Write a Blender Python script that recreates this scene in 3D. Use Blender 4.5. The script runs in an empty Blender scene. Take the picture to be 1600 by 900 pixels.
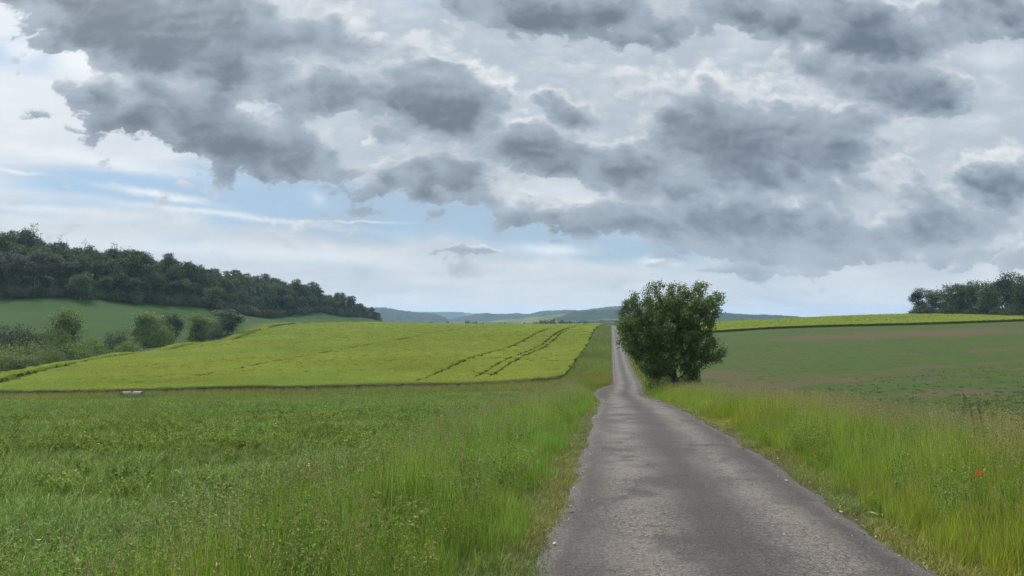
import bpy, math, random
import numpy as np

SC = bpy.context.scene
COL = SC.collection
R = math.radians
rng = np.random.default_rng(11)
random.seed(5)

# ----------------------------------------------------------------------------
# camera model: pixel (of the 1600x900 photograph) + distance -> world point
# ----------------------------------------------------------------------------
F, HOR, CAMZ = 1200.0, 495.0, 1.7
TH = math.atan((HOR - 450.0) / F)
CT, ST = math.cos(TH), math.sin(TH)


def at(px, row, d):
    a = (px - 800.0) / F
    b = -(row - 450.0) / F
    dy = CT - b * ST
    dz = ST + b * CT
    return a / dy * d, d, CAMZ + dz / dy * d


# ----------------------------------------------------------------------------
# small helpers
# ----------------------------------------------------------------------------
def np_mesh(name, V, F4=None, F3=None, mats=(), midx=None, smooth=False):
    me = bpy.data.meshes.new(name)
    V = np.asarray(V, dtype=np.float32)
    n4 = 0 if F4 is None else len(F4)
    n3 = 0 if F3 is None else len(F3)
    me.vertices.add(len(V))
    me.vertices.foreach_set('co', V.ravel())
    if n4 + n3:
        loops = []
        starts = []
        if n4:
            F4 = np.asarray(F4, dtype=np.int32)
            loops.append(F4.ravel())
            starts.append(np.arange(n4, dtype=np.int32) * 4)
        if n3:
            F3 = np.asarray(F3, dtype=np.int32)
            loops.append(F3.ravel())
            starts.append(n4 * 4 + np.arange(n3, dtype=np.int32) * 3)
        L = np.concatenate(loops)
        S = np.concatenate(starts)
        me.loops.add(len(L))
        me.loops.foreach_set('vertex_index', L)
        me.polygons.add(n4 + n3)
        me.polygons.foreach_set('loop_start', S)
        if midx is not None:
            me.polygons.foreach_set('material_index', np.asarray(midx, dtype=np.int32))
        me.polygons.foreach_set('use_smooth', np.full(n4 + n3, smooth, dtype=bool))
    for m in mats:
        me.materials.append(m)
    me.update(calc_edges=True)
    return me


def link(name, me, parent=None, **props):
    o = bpy.data.objects.new(name, me)
    COL.objects.link(o)
    if parent is not None:
        o.parent = parent
    for k, v in props.items():
        o[k] = v
    return o


def thing(name, label, cat, loc, rz=0.0, scale=1.0, group=None):
    o = bpy.data.objects.new(name, None)
    COL.objects.link(o)
    o.empty_display_size = 0.2
    o.location = loc
    o.rotation_euler = (0, 0, rz)
    o.scale = (scale, scale, scale) if not isinstance(scale, (tuple, list)) else scale
    o['label'] = label
    o['category'] = cat
    if group:
        o['group'] = group
    return o


def vnoise2(x, y, seed=0, octaves=4, lac=2.0, gain=0.5):
    """value noise, -1..1, vectorised"""
    r = np.random.default_rng(1000 + seed)
    T = r.random((256, 256)) * 2 - 1
    out = np.zeros_like(np.asarray(x, dtype=float))
    amp, tot, fx = 1.0, 0.0, 1.0
    for k in range(octaves):
        xx, yy = np.asarray(x) * fx + 17.3 * k, np.asarray(y) * fx + 5.1 * k
        xi, yi = np.floor(xx).astype(int), np.floor(yy).astype(int)
        tx, ty = xx - xi, yy - yi
        tx, ty = tx * tx * (3 - 2 * tx), ty * ty * (3 - 2 * ty)
        g = lambda i, j: T[(xi + i) & 255, (yi + j) & 255]
        v = (g(0, 0) * (1 - tx) + g(1, 0) * tx) * (1 - ty) + (g(0, 1) * (1 - tx) + g(1, 1) * tx) * ty
        out += v * amp
        tot += amp
        amp *= gain
        fx *= lac
    return out / tot


def sstep(a, b, x):
    t = np.clip((np.asarray(x, dtype=float) - a) / (b - a), 0, 1)
    return t * t * (3 - 2 * t)


# ----------------------------------------------------------------------------
# terrain
# ----------------------------------------------------------------------------
RS = 0.129                                        # the road runs slightly to the right of the view axis
RCOS = 1.0 / math.sqrt(1 + RS * RS)


def road_x(Y):
    Y = np.asarray(Y, dtype=float)
    return 1.1 + RS * Y + .75 * sstep(62, 95, Y)


def road_t(X, Y):
    return (np.asarray(X) - road_x(Y)) * RCOS


_rd = np.array([[-40, 2.6], [-10, 0.75], [0, 0.0], [6.6, -.48], [15, -.93], [22, -1.33], [29, -1.80], [34, -2.2], [45, -3.15],
                [60, -4.5], [72, -5.35], [85, -6.1], [105, -6.7], [120, -7.0], [145, -7.3], [170, -7.4], [220, -7.0], [300, -6.3],
                [450, -5.3], [600, -4.9], [680, -6.0], [900, -22], [2000, -45], [12000, -60]])


def road_z(Y):
    Y = np.asarray(Y, dtype=float)
    # smoothed piecewise profile
    acc = 0
    for k in (-1, -.5, 0, .5, 1):
        acc = acc + np.interp(Y + k * (2 + np.clip(np.abs(Y), 0, 300) * .06), _rd[:, 0], _rd[:, 1])
    return acc / 5


def road_hw(Y):
    """half widths (left, right) of the asphalt"""
    Y = np.asarray(Y, dtype=float)
    n = vnoise2(Y * .55, Y * 0 + 3.3, 4, 4)
    n2 = vnoise2(Y * .55, Y * 0 + 9.7, 5, 4)
    wide = 1.15 * sstep(40, 74, Y) * (1 - sstep(82, 93, Y))
    return 1.66 + .16 * n + wide + .17 * sstep(12, 6.5, Y) - .1 * sstep(84, 95, Y), 1.66 + .17 * n2 + np.exp(-((Y - 15) / 4) ** 2) * .1


_cp = []


def cp(px, row, d, dh=0.0):
    x, y, z = at(px, row, d)
    _cp.append((x, y, z - dh))


def cz(px, d, z):
    _cp.append(((px - 800) / F * d, d, z))


# near field, left of the road
for px in (-500, -100, 300, 650):
    k = (800 - px) / 1300
    cz(px, -6, .3 - .1 * k); cz(px, 3, -.25 - .1 * k); cz(px, 8, -.62 - .12 * k); cz(px, 15, -1.05 - .25 * k); cz(px, 22, -1.5 - .4 * k); cz(px, 34, -2.45 - .6 * k)
    cz(px, 48, -3.7 - .75 * k); cz(px, 64, -5.2 - .8 * k); cz(px, 80, -6.5 - .8 * k)
# grass strip with the bales, front edge of the barley
cz(210, 93, -8.15); cz(600, 93, -7.5); cz(-200, 93, -8.3); cz(820, 95, -6.9)
cp(0, 614, 101, .8); cp(200, 610.5, 103, .8); cp(500, 601, 107, .8); cp(760, 594, 110, .8); cp(-250, 618, 100, .8)
# barley hill
cp(880, 570, 135, .8); cp(900, 548, 185, .8)
cp(847, 539, 222, .8); cp(882, 519, 290, .8); cp(902, 510, 425, .8); cp(930, 507.5, 540, .8); cp(700, 515, 330, .8)
cp(592, 541, 205, .8); cp(700, 560, 150, .8); cp(500, 565, 150, .8); cp(500, 530, 250, .8); cp(500, 511, 380, .8)
cp(500, 503.5, 500, .8); cp(650, 505, 520, .8); cp(780, 506.5, 530, .8); cp(410, 504.5, 450, .8); cp(500, 503.5, 512, .8); cp(577, 503.5, 560, .8)
cp(300, 580, 135, .8); cp(300, 552, 210, .8); cp(330, 535, 265, .8)
cp(0, 583, 150, .8); cp(81, 568.5, 180, .8); cp(161, 553, 222, .8); cp(290, 535, 290, .8); cp(387, 514, 380, .8)
# behind the crest of the barley
cz(700, 650, -8); cz(900, 720, -9); cz(560, 640, -6); cz(700, 900, -30); cz(900, 900, -30)
# shallow valley with the shrubs
cz(-100, 190, -12.5); cz(60, 225, -12.5); cz(160, 265, -11.5); cz(260, 325, -10); cz(350, 400, -7.5)
# meadow
cp(0, 530, 250); cp(0, 500, 300); cp(0, 468, 350); cp(-150, 468, 345); cp(200, 525, 300); cp(200, 500, 350); cp(200, 472.5, 400)
cp(300, 476, 440); cp(330, 500, 420); cp(420, 495, 560); cp(420, 482, 590); cp(500, 486, 640); cp(500, 497, 610); cp(560, 495, 710); cp(600, 503, 770)
# wooded slope
cz(-150, 430, 36); cz(0, 450, 33); cz(200, 500, 24); cz(400, 640, 15); cz(500, 740, 8); cz(590, 840, -2); cz(640, 950, -14)
cz(-150, 620, 44); cz(200, 700, 30); cz(450, 1000, 10)
# right verge and bare field
for px in (1300, 1600, 1900, 2200):
    k = (px - 1300) / 600
    cz(px, -6, .45); cz(px, 3, -.2); cz(px, 8, -.58); cz(px, 15, -1.0 - .05 * k)
cz(1250, 24, -1.75); cz(1600, 22, -1.6); cz(1900, 22, -1.45)
cz(1600, 40, -2.5); cz(1600, 80, -2.9); cz(1600, 150, -2.0); cp(1600, 503, 250); cz(1900, 60, -2.2); cz(1900, 200, 1.0)
cz(1200, 45, -3.4); cz(1200, 62, -4.4); cz(1200, 100, -4.9); cz(1200, 180, -3.8); cp(1200, 514.5, 262)
cz(1100, 75, -5.6); cz(1100, 140, -5.9); cz(1060, 200, -5.4); cp(1120, 518, 275); cp(1400, 509, 258)
cz(1400, 50, -3.2); cz(1400, 100, -3.9); cz(1400, 180, -2.6)
cp(1150, 501.5, 430, .8); cp(1300, 494.5, 430, .8); cp(1450, 490, 430, .8); cp(1600, 490, 420, .8); cp(1050, 505, 430, .8)
cz(1150, 600, -2); cz(1450, 620, 3); cz(1800, 600, 12); cz(1150, 900, -22); cz(1500, 900, -6); cz(1800, 900, 4)
cz(800, 2000, -48); cz(300, 2000, -20); cz(1300, 2000, -42); cz(-300, 2000, 10); cz(1900, 2000, -20)
for px in (-600, 300, 1200, 2200):
    cz(px, 6000, -55); cz(px, 12000, -70)
for px in (-800, 2600):
    cz(px, 300, 8 if px < 0 else 6); cz(px, 1000, 30 if px < 0 else 10)

_cp = np.array(_cp)
YO = 15.0


def _q(X, Y):
    Yc = np.maximum(np.asarray(Y, dtype=float), -9.0) + YO
    return np.stack([np.asarray(X) / Yc * 1.5, np.log(Yc)], -1)


def _phi(r2):
    return np.where(r2 > 1e-12, r2 * np.log(r2 + 1e-12), 0.0)


_cq = _q(_cp[:, 0], _cp[:, 1])
_n = len(_cq)
_A = np.zeros((_n + 3, _n + 3))
_A[:_n, :_n] = _phi(((_cq[:, None] - _cq[None]) ** 2).sum(-1)) + np.eye(_n) * 2e-3
_A[:_n, _n:] = np.c_[np.ones(_n), _cq]
_A[_n:, :_n] = _A[:_n, _n:].T
_w = np.linalg.solve(_A, np.r_[_cp[:, 2], 0, 0, 0])


def tps(X, Y):
    X, Y = np.asarray(X, dtype=float), np.asarray(Y, dtype=float)
    sh = X.shape
    q = _q(X.ravel(), Y.ravel())
    out = np.empty(len(q))
    for i in range(0, len(q), 20000):
        qq = q[i:i + 20000]
        out[i:i + 20000] = _phi(((qq[:, None] - _cq[None]) ** 2).sum(-1)) @ _w[:_n] + _w[_n] + qq @ _w[_n + 1:]
    return out.reshape(sh)


def terrain(X, Y):
    X, Y = np.asarray(X, dtype=float), np.asarray(Y, dtype=float)
    z = tps(X, Y)
    z = z + .05 * vnoise2(X * .35, Y * .35, 1, 3) * np.clip(1.2 - Y / 150, 0, 1)
    t = road_t(X, Y)
    hl, hr = road_hw(Y)
    rz = road_z(Y) - .06
    bank = np.where(t < 0, sstep(0, 3, -t - hl), sstep(0, 3, t - hr)) * .12
    e = np.where(t < 0, -t - hl, t - hr)
    w = 1 - sstep(.4, 6.5, e)
    w = w * (1 - sstep(640, 800, Y))
    return z * (1 - w) + (rz + bank) * w


# ----------------------------------------------------------------------------
# node helper
# ----------------------------------------------------------------------------
class T:
    """tiny expression builder for a shader node tree"""

    def __init__(self, tree):
        self.t = tree
        self.n = tree.nodes
        self.l = tree.links

    def put(self, sock, v):
        if isinstance(v, bpy.types.NodeSocket):
            self.l.new(v, sock)
        elif v is not None:
            try:
                sock.default_value = v
            except Exception:
                sock.default_value = tuple(v) + (1.0,)

    def m(self, op, a, b=None, c=None, clamp=False):
        nd = self.n.new('ShaderNodeMath')
        nd.operation = op
        nd.use_clamp = clamp
        for i, v in enumerate((a, b, c)):
            if v is not None:
                self.put(nd.inputs[i], v)
        return nd.outputs[0]

    def v(self, op, a, b=None, out=0, scale=None):
        nd = self.n.new('ShaderNodeVectorMath')
        nd.operation = op
        self.put(nd.inputs[0], a)
        if b is not None:
            self.put(nd.inputs[1], b)
        if scale is not None:
            self.put(nd.inputs['Scale'], scale)
        return nd.outputs[out]

    def ss(self, a, b, x):
        nd = self.n.new('ShaderNodeMapRange')
        nd.interpolation_type = 'SMOOTHSTEP'
        self.put(nd.inputs[0], x)
        nd.inputs[1].default_value = a
        nd.inputs[2].default_value = b
        return nd.outputs[0]

    def lin(self, a, b, c, d, x):
        nd = self.n.new('ShaderNodeMapRange')
        self.put(nd.inputs[0], x)
        for i, v in enumerate((a, b, c, d)):
            nd.inputs[1 + i].default_value = v
        return nd.outputs[0]

    def mix(self, f, a, b, blend='MIX'):
        nd = self.n.new('ShaderNodeMix')
        nd.data_type = 'RGBA'
        nd.blend_type = blend
        self.put(nd.inputs[0], f)
        for s, v in ((nd.inputs[6], a), (nd.inputs[7], b)):
            self.put(s, v if isinstance(v, bpy.types.NodeSocket) else tuple(v[:3]) + (1.0,))
        return nd.outputs[2]

    def noise(self, vec, scale, detail=4, rough=.55, dist=0.0, out=0, dims='3D'):
        nd = self.n.new('ShaderNodeTexNoise')
        nd.noise_dimensions = dims
        if vec is not None:
            self.put(nd.inputs['Vector'], vec)
        nd.inputs['Scale'].default_value = scale
        nd.inputs['Detail'].default_value = detail
        nd.inputs['Roughness'].default_value = rough
        nd.inputs['Distortion'].default_value = dist
        return nd.outputs[out]

    def voro(self, vec, scale, feature='F1', out='Distance', rand=1.0):
        nd = self.n.new('ShaderNodeTexVoronoi')
        nd.feature = feature
        self.put(nd.inputs['Vector'], vec)
        nd.inputs['Scale'].default_value = scale
        nd.inputs['Randomness'].default_value = rand
        return nd.outputs[out]

    def sep(self, v):
        nd = self.n.new('ShaderNodeSeparateXYZ')
        self.put(nd.inputs[0], v)
        return nd.outputs

    def xyz(self, x, y, z):
        nd = self.n.new('ShaderNodeCombineXYZ')
        for i, v in enumerate((x, y, z)):
            self.put(nd.inputs[i], v)
        return nd.outputs[0]

    def attr(self, name, typ='GEOMETRY', out='Fac'):
        nd = self.n.new('ShaderNodeAttribute')
        nd.attribute_name = name
        nd.attribute_type = typ
        return nd.outputs[out]

    def bump(self, h, strength, dist):
        nd = self.n.new('ShaderNodeBump')
        nd.inputs['Strength'].default_value = strength
        nd.inputs['Distance'].default_value = dist
        self.put(nd.inputs['Height'], h)
        return nd.outputs[0]


def new_mat(name):
    m = bpy.data.materials.new(name)
    m.use_nodes = True
    m.node_tree.nodes.clear()
    t = T(m.node_tree)
    out = t.n.new('ShaderNodeOutputMaterial')
    return m, t, out


def surf(t, out, col, rough=.8, spec=.3, normal=None, transl=0.0, tcol=None):
    p = t.n.new('ShaderNodeBsdfPrincipled')
    t.put(p.inputs['Base Color'], col if isinstance(col, bpy.types.NodeSocket) else tuple(col) + (1,))
    t.put(p.inputs['Roughness'], rough)
    t.put(p.inputs['Specular IOR Level'], spec)
    if normal is not None:
        t.l.new(normal, p.inputs['Normal'])
    sh = p.outputs[0]
    if transl:
        tr = t.n.new('ShaderNodeBsdfTranslucent')
        c = tcol if tcol is not None else col
        t.put(tr.inputs[0], c if isinstance(c, bpy.types.NodeSocket) else tuple(c) + (1,))
        mx = t.n.new('ShaderNodeMixShader')
        mx.inputs[0].default_value = transl
        t.l.new(p.outputs[0], mx.inputs[1])
        t.l.new(tr.outputs[0], mx.inputs[2])
        sh = mx.outputs[0]
    t.l.new(sh, out.inputs['Surface'])


def pos(t):
    return t.n.new('ShaderNodeNewGeometry').outputs['Position']


def leaf_mat(name, a, b, c=None, transl=.3, rough=.55, spec=.35, scale=.6, tint=False, tcol=None, vary=.45):
    """foliage: colour varies per leaf (island), per plant and in wide patches"""
    m, t, out = new_mat(name)
    geo = t.n.new('ShaderNodeNewGeometry')
    oi = t.n.new('ShaderNodeObjectInfo')
    n = t.noise(geo.outputs['Position'], scale, 2)
    f = t.m('ADD', t.m('MULTIPLY', n, .8), t.m('MULTIPLY', geo.outputs['Random Per Island'], .45))
    f = t.m('ADD', f, t.m('MULTIPLY', oi.outputs['Random'], .35))
    f = t.ss(.35, 1.25, f)
    col = t.mix(f, a, b)
    if c is not None:
        g = t.m('FRACT', t.m('ADD', t.m('MULTIPLY', geo.outputs['Random Per Island'], 7.31), oi.outputs['Random']))
        col = t.mix(t.ss(.78, .95, g), col, c)
    # no two leaves or blades are equally green
    k = t.m('FRACT', t.m('MULTIPLY', geo.outputs['Random Per Island'], 13.7))
    col = t.v('SCALE', col, scale=t.lin(0, 1, 1 - vary, 1 + vary, k))
    if tint:
        tn = t.attr('tint', 'INSTANCER', 'Vector')
        col = t.mix(1.0, col, tn, 'MULTIPLY')
    tc = t.mix(.5, col, tcol) if tcol else col
    surf(t, out, col, rough, spec, transl=transl, tcol=tc)
    return m


# ----------------------------------------------------------------------------
# light: an overcast sky with broken cumulus, a weak soft sun high at upper left
# ----------------------------------------------------------------------------
SUN_EL, SUN_AZ = R(52), R(-38)
SUN_DIR = (math.sin(SUN_AZ) * math.cos(SUN_EL), math.cos(SUN_AZ) * math.cos(SUN_EL), math.sin(SUN_EL))

# dark cumulus: centre (photo px / 100), radii, tilt in degrees, strength
CLOUDS = [
    (2.5, .25, 2.3, .85, 12, 1.15), (3.4, 1.0, 1.2, .45, 14, .75), (4.7, .35, 1.3, .55, 8, .7), (3.3, 1.95, 2.2, .52, 16, .95), (1.75, 1.5, .4, .26, 30, .45),
    (4.6, 2.3, 1.1, .3, 3, .6), (5.0, 1.42, 1.1, .42, 5, .75), (7.0, 1.5, 1.15, .72, 22, 1.05), (8.6, 2.3, 1.15, .36, 10, .85), (6.85, 2.65, 1.05, .38, 6, .85),
    (8.9, 1.66, .72, .28, 12, .75), (8.3, 3.2, 1.4, .30, 6, .62), (10.1, 2.75, 1.25, .40, 4, .9), (12.0, 2.1, 1.9, .8, 8, 1.15), (13.2, 2.35, 1.1, .3, -4, .6),
    (12.4, 2.75, 1.4, .3, 4, .7), (11.6, 3.5, 2.1, .5, 5, .95), (14.2, 1.35, 1.2, .42, 4, .85), (13.6, .4, 1.3, .62, 10, 1.0), (12.0, 0.05, 1.5, .4, 4, .8),
    (9.1, .1, 1.9, .42, 4, .95), (15.4, .1, 1.2, .4, 0, .85), (15.7, 2.8, .8, .5, 0, .85), (14.9, 2.62, .55, .16, 4, .5), (14.6, 3.6, 1.6, .42, 0, .75),
    (7.25, 3.88, .48, .10, 4, .55), (.65, 1.83, .5, .16, 20, .42), (10.2, 1.4, .9, .3, 10, .55), (9.7, 4.1, .6, .14, 4, .35), (13.2, 3.95, 2.6, .22, 0, .55), (14.0, 3.0, 1.6, .35, 5, .4), (12.5, 3.3, 2.2, .3, 3, .45), (10.6, 2.2, 1.0, .35, 10, .42), (5.9, 2.0, .8, .3, 10, .5), (15.2, 4.05, 1.3, .22, 0, .6), (11.6, 4.25, 1.3, .09, 0, .4), (14.6, 3.2, .9, .22, 0, .55), (12.9, 1.0, .7, .3, 10, .5), (3.2, -1.2, 5, .8, 0, .8), (11, -1.4, 5, .8, 0, .8),
]


def density_group():
    g = bpy.data.node_groups.new('cloud_density', 'ShaderNodeTree')
    g.interface.new_socket('P', in_out='INPUT', socket_type='NodeSocketVector')
    for nm in ('D', 'Belly', 'Puff'):
        g.interface.new_socket(nm, in_out='OUTPUT', socket_type='NodeSocketFloat')
    t = T(g)
    gi, go = t.n.new('NodeGroupInput'), t.n.new('NodeGroupOutput')
    P = gi.outputs[0]
    s = t.sep(P)
    Pn = t.xyz(s[0], t.m('MULTIPLY', s[1], 1.55), 0.0)
    wv = t.noise(Pn, .8, 3, .55, out=1)
    wf = t.noise(Pn, 2.6, 4, .6, out=1)
    W = t.v('ADD', t.v('MULTIPLY', t.v('SUBTRACT', wv, (.5, .5, .5)), (1.1, .65, 0)), t.v('MULTIPLY', t.v('SUBTRACT', wf, (.5, .5, .5)), (.55, .36, 0)))
    Q = t.v('ADD', P, W)
    tot = bel = wsum = None
    for cx, cy, rx, ry, ang, amp in CLOUDS:
        rx, ry = rx * 1.17, ry * 1.16
        c, sn = math.cos(R(ang)), math.sin(R(ang))
        ax = (c / rx, sn / rx, 0)
        bx = (-sn / ry, c / ry, 0)
        d1 = t.m('ADD', t.v('DOT_PRODUCT', Q, ax, out=1), -(cx * ax[0] + cy * ax[1]))
        d2 = t.m('ADD', t.v('DOT_PRODUCT', Q, bx, out=1), -(cx * bx[0] + cy * bx[1]))
        q = t.m('MULTIPLY_ADD', d1, d1, t.m('MULTIPLY', d2, d2))
        e = t.m('MULTIPLY', t.m('EXPONENT', t.m('MULTIPLY', t.m('POWER', q, 1.35), -1.0)), amp)
        ed = t.m('MULTIPLY', e, t.m('MINIMUM', d2, 1.0))
        tot = e if tot is None else t.m('SMOOTH_MAX', e, tot, .22)
        bel = ed if bel is None else t.m('ADD', bel, ed)
        wsum = e if wsum is None else t.m('ADD', wsum, e)
    Pw = t.v('ADD', Pn, t.v('MULTIPLY', t.v('SUBTRACT', wf, (.5, .5, .5)), (.30, .30, 0)))

    def texture(off):
        """fractal edge plus cauliflower lumps: rounded bulges parted by creases"""
        pp = Pw if off is None else t.v('ADD', Pw, off)
        n = t.m('MULTIPLY', t.m('SUBTRACT', t.noise(pp, 1.0, 4, .48, .1), .5), 1.3)
        for sc, am in ((1.6, .36), (3.4, .14), (8.0, .055), (18.0, .028)):
            bl = t.m('ABSOLUTE', t.m('MULTIPLY_ADD', t.noise(pp, sc, 1.5, .5), 2.0, -1.0))
            n = t.m('MULTIPLY_ADD', t.m('SUBTRACT', bl, .2), am * 1.5, n)
        return n
    n1 = texture(None)
    n2 = texture((-.07, -.12, 0))
    tot = t.m('ADD', tot, n1)
    t.l.new(tot, go.inputs[0])
    t.l.new(t.m('DIVIDE', bel, t.m('ADD', wsum, .05)), go.inputs[1])
    t.l.new(t.m('SUBTRACT', n1, n2), go.inputs[2])
    return g


def build_world():
    w = bpy.data.worlds.new('World')
    SC.world = w
    w.use_nodes = True
    w.node_tree.nodes.clear()
    t = T(w.node_tree)
    out = t.n.new('ShaderNodeOutputWorld')
    bg = t.n.new('ShaderNodeBackground')
    bg.inputs[1].default_value = .1
    t.l.new(bg.outputs[0], out.inputs[0])
    sky = t.n.new('ShaderNodeTexSky')
    sky.sky_type = 'NISHITA'
    sky.sun_disc = False
    sky.sun_elevation = SUN_EL
    sky.sun_rotation = SUN_AZ
    sky.air_density = 1.0
    sky.dust_density = 1.6
    sky.ozone_density = 2.0
    dirv = t.n.new('ShaderNodeTexCoord').outputs['Generated']
    s = t.sep(dirv)
    yy = t.m('MAXIMUM', t.m('ABSOLUTE', s[1]), .3)
    zz = t.m('MAXIMUM', s[2], -.02)
    p = t.m('MULTIPLY_ADD', t.m('DIVIDE', s[0], yy), 12.0, 8.0)
    r = t.m('MULTIPLY_ADD', t.m('DIVIDE', zz, yy), -12.0, 4.95)
    P = t.xyz(p, r, 0.0)
    g = density_group()

    nd = t.n.new('ShaderNodeGroup')
    nd.node_tree = g
    t.l.new(P, nd.inputs[0])
    D, belly, puff = nd.outputs[0], nd.outputs[1], nd.outputs[2]
    # high veil: streaked, thin, with a blue opening low on the left
    Pv = t.xyz(t.m('MULTIPLY_ADD', r, .35, t.m('MULTIPLY', p, .22)), t.m('MULTIPLY', t.m('MULTIPLY_ADD', p, -.12, r), 1.25), 3.7)
    vn = t.noise(Pv, 1.0, 7, .55, .8)
    vn2 = t.noise(t.xyz(p, t.m('MULTIPLY', r, 2.2), 9.0), .9, 6, .6, .3)
    gap = None
    for cx, cy, rx, ry, ang, amp in [(5.4, 3.22, 2.9, .42, 7, 1.0), (2.2, 2.95, 2.2, .22, 8, .55), (8.8, 3.72, 1.25, .3, 6, 1.0), (9.9, 3.8, .8, .2, 8, .5), (.3, .8, .7, .35, 20, .5), (.3, 3.1, 1.5, .3, 0, .4)]:
        c, sn = math.cos(R(ang)), math.sin(R(ang))
        d1 = t.m('ADD', t.v('DOT_PRODUCT', P, (c / rx, sn / rx, 0), out=1), -(cx * c + cy * sn) / rx)
        d2 = t.m('ADD', t.v('DOT_PRODUCT', P, (-sn / ry, c / ry, 0), out=1), -(-cx * sn + cy * c) / ry)
        e = t.m('MULTIPLY', t.m('EXPONENT', t.m('MULTIPLY', t.m('MULTIPLY_ADD', d1, d1, t.m('MULTIPLY', d2, d2)), -1.0)), amp)
        gap = e if gap is None else t.m('ADD', gap, e)
    veil = t.m('SUBTRACT', t.m('MULTIPLY_ADD', t.m('SUBTRACT', vn, .5), 3.0, 1.0), t.m('MULTIPLY', gap, 1.6))
    veil = t.ss(.0, .9, veil)
    # sky colours are radiances / 0.1
    blue = t.mix(.62, t.v('SCALE', sky.outputs[0], scale=1.0), (3.0, 5.3, 7.8))
    up = t.ss(4.6, 1.0, r)                                     # 0 at the horizon
    vcol = t.mix(t.ss(.35, .72, vn2), (5.0, 5.75, 6.5), (7.3, 7.8, 8.3))
    vcol = t.mix(t.m('MULTIPLY', t.m('SUBTRACT', 1.0, up), .75), vcol, (7.0, 7.5, 7.9))
    ls = t.noise(t.xyz(t.m('MULTIPLY', p, .32), t.m('MULTIPLY', r, 2.6), 6.0), 1.0, 5, .55, .3)
    vcol = t.mix(t.m('MULTIPLY', t.ss(.46, .66, ls), t.m('MULTIPLY', t.ss(2.8, 3.8, r), .55)), vcol, (5.3, 6.0, 6.7))
    left = t.m('MULTIPLY', t.ss(6.5, .0, p), t.ss(4.4, 1.4, r))
    vcol = t.mix(t.m('MULTIPLY', left, .75), vcol, (9.2, 9.5, 9.7))
    base = t.mix(t.m('MULTIPLY', veil, .95), blue, vcol)
    halo = t.m('MULTIPLY', t.ss(-.40, .40, D), t.m('MULTIPLY_ADD', t.ss(1.5, 7.0, p), .52, .12))
    base = t.mix(t.m('MULTIPLY', halo, t.ss(4.7, 3.4, r)), base, (4.3, 5.0, 5.7))
    streak = None
    for cx, cy, rx, ry, ang, amp in [(2.45, 3.03, .75, .055, 10, .9), (3.5, 3.34, 1.7, .05, 7, .6), (.2, 2.66, .35, .03, 6, .7), (5.6, 3.47, .7, .02, 1, .5), (1.2, 2.45, 1.8, .10, 9, .6), (.6, 3.25, 1.2, .06, 4, .4),
                                     (4.0, 3.95, 3.2, .14, 3, .5), (8.6, 3.90, .55, .10, 3, .7), (10.3, 4.08, .35, .07, 4, .8), (4.93, 3.10, .16, .09, 20, .35), (9.1, 3.2, 1.0, .30, 15, .5), (1.25, .95, .65, .22, 25, .9), (.25, .75, .3, .22, 10, .8)]:
        c, sn = math.cos(R(ang)), math.sin(R(ang))
        Ps = t.v('ADD', P, t.v('MULTIPLY', t.v('SUBTRACT', t.noise(P, 2.2, 5, .6, out=1), (.5, .5, .5)), (.5, .16, 0))) if streak is None else Ps
        d1 = t.m('ADD', t.v('DOT_PRODUCT', Ps, (c / rx, sn / rx, 0), out=1), -(cx * c + cy * sn) / rx)
        d2 = t.m('ADD', t.v('DOT_PRODUCT', Ps, (-sn / ry, c / ry, 0), out=1), -(-cx * sn + cy * c) / ry)
        e = t.m('MULTIPLY', t.m('EXPONENT', t.m('MULTIPLY', t.m('MULTIPLY_ADD', d1, d1, t.m('MULTIPLY', d2, d2)), -1.0)), amp)
        streak = e if streak is None else t.m('ADD', streak, e)
    base = t.mix(t.m('MINIMUM', streak, 1.0), base, (8.9, 9.2, 9.4))
    # cumulus
    soft = t.m('MULTIPLY_ADD', t.ss(.25, -.55, belly), .34, .15)
    alpha = t.ss(0.0, 1.0, t.m('DIVIDE', t.m('SUBTRACT', D, .20), soft))
    thick = t.ss(.26, 1.00, D)
    n3 = t.m('SUBTRACT', t.noise(t.xyz(p, t.m('MULTIPLY', r, 1.7), 4.4), 1.2, 4, .5, .2), .5)
    # bellies are dark, sunward tops and thin rims pale
    tone = t.m('ADD', t.m('MULTIPLY', thick, .46), t.m('ADD', t.m('MULTIPLY', belly, .46), t.m('MULTIPLY', n3, .5)))
    tone = t.m('ADD', t.m('MULTIPLY_ADD', puff, -.42, tone), .30, clamp=True)
    dark = t.mix(t.ss(9.0, 15.0, p), (1.62, 2.03, 2.5), (1.42, 1.86, 2.42))
    mid = (3.7, 4.4, 5.15)
    ccol = t.mix(t.ss(.05, .5, tone), (8.5, 8.7, 8.85), mid)
    ccol = t.mix(t.ss(.42, .95, tone), ccol, dark)
    fade = t.m('MULTIPLY', alpha, t.m('MULTIPLY_ADD', t.ss(3.2, 4.8, r), -.6, .97))
    colr = t.mix(fade, base, ccol)
    # brighter cloud round the sun; unseen sky overhead and behind raised to light ground
    dt = t.m('MAXIMUM', t.v('DOT_PRODUCT', dirv, SUN_DIR, out=1), 0.0)
    glow = t.m('POWER', dt, 26.0)
    colr = t.mix(1.0, colr, t.v('SCALE', (1.0, .98, .94), scale=t.m('MULTIPLY', glow, 55.0)), 'ADD')
    hi = t.ss(.40, .75, s[2])
    back = t.ss(.25, -.5, s[1])
    gain = t.m('ADD', .835, t.m('ADD', t.m('MULTIPLY', hi, 1.4), t.m('MULTIPLY', back, .15)))
    colr = t.v('SCALE', colr, scale=gain)
    # unseen overhead sky made brighter and whiter, to lift and neutralise ground light
    colr = t.mix(t.m('MULTIPLY', hi, .75), colr, t.v('SCALE', (19.0, 18.6, 17.6), scale=1.0))
    t.l.new(colr, bg.inputs[0])
    w.cycles.sampling_method = 'MANUAL'
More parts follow.
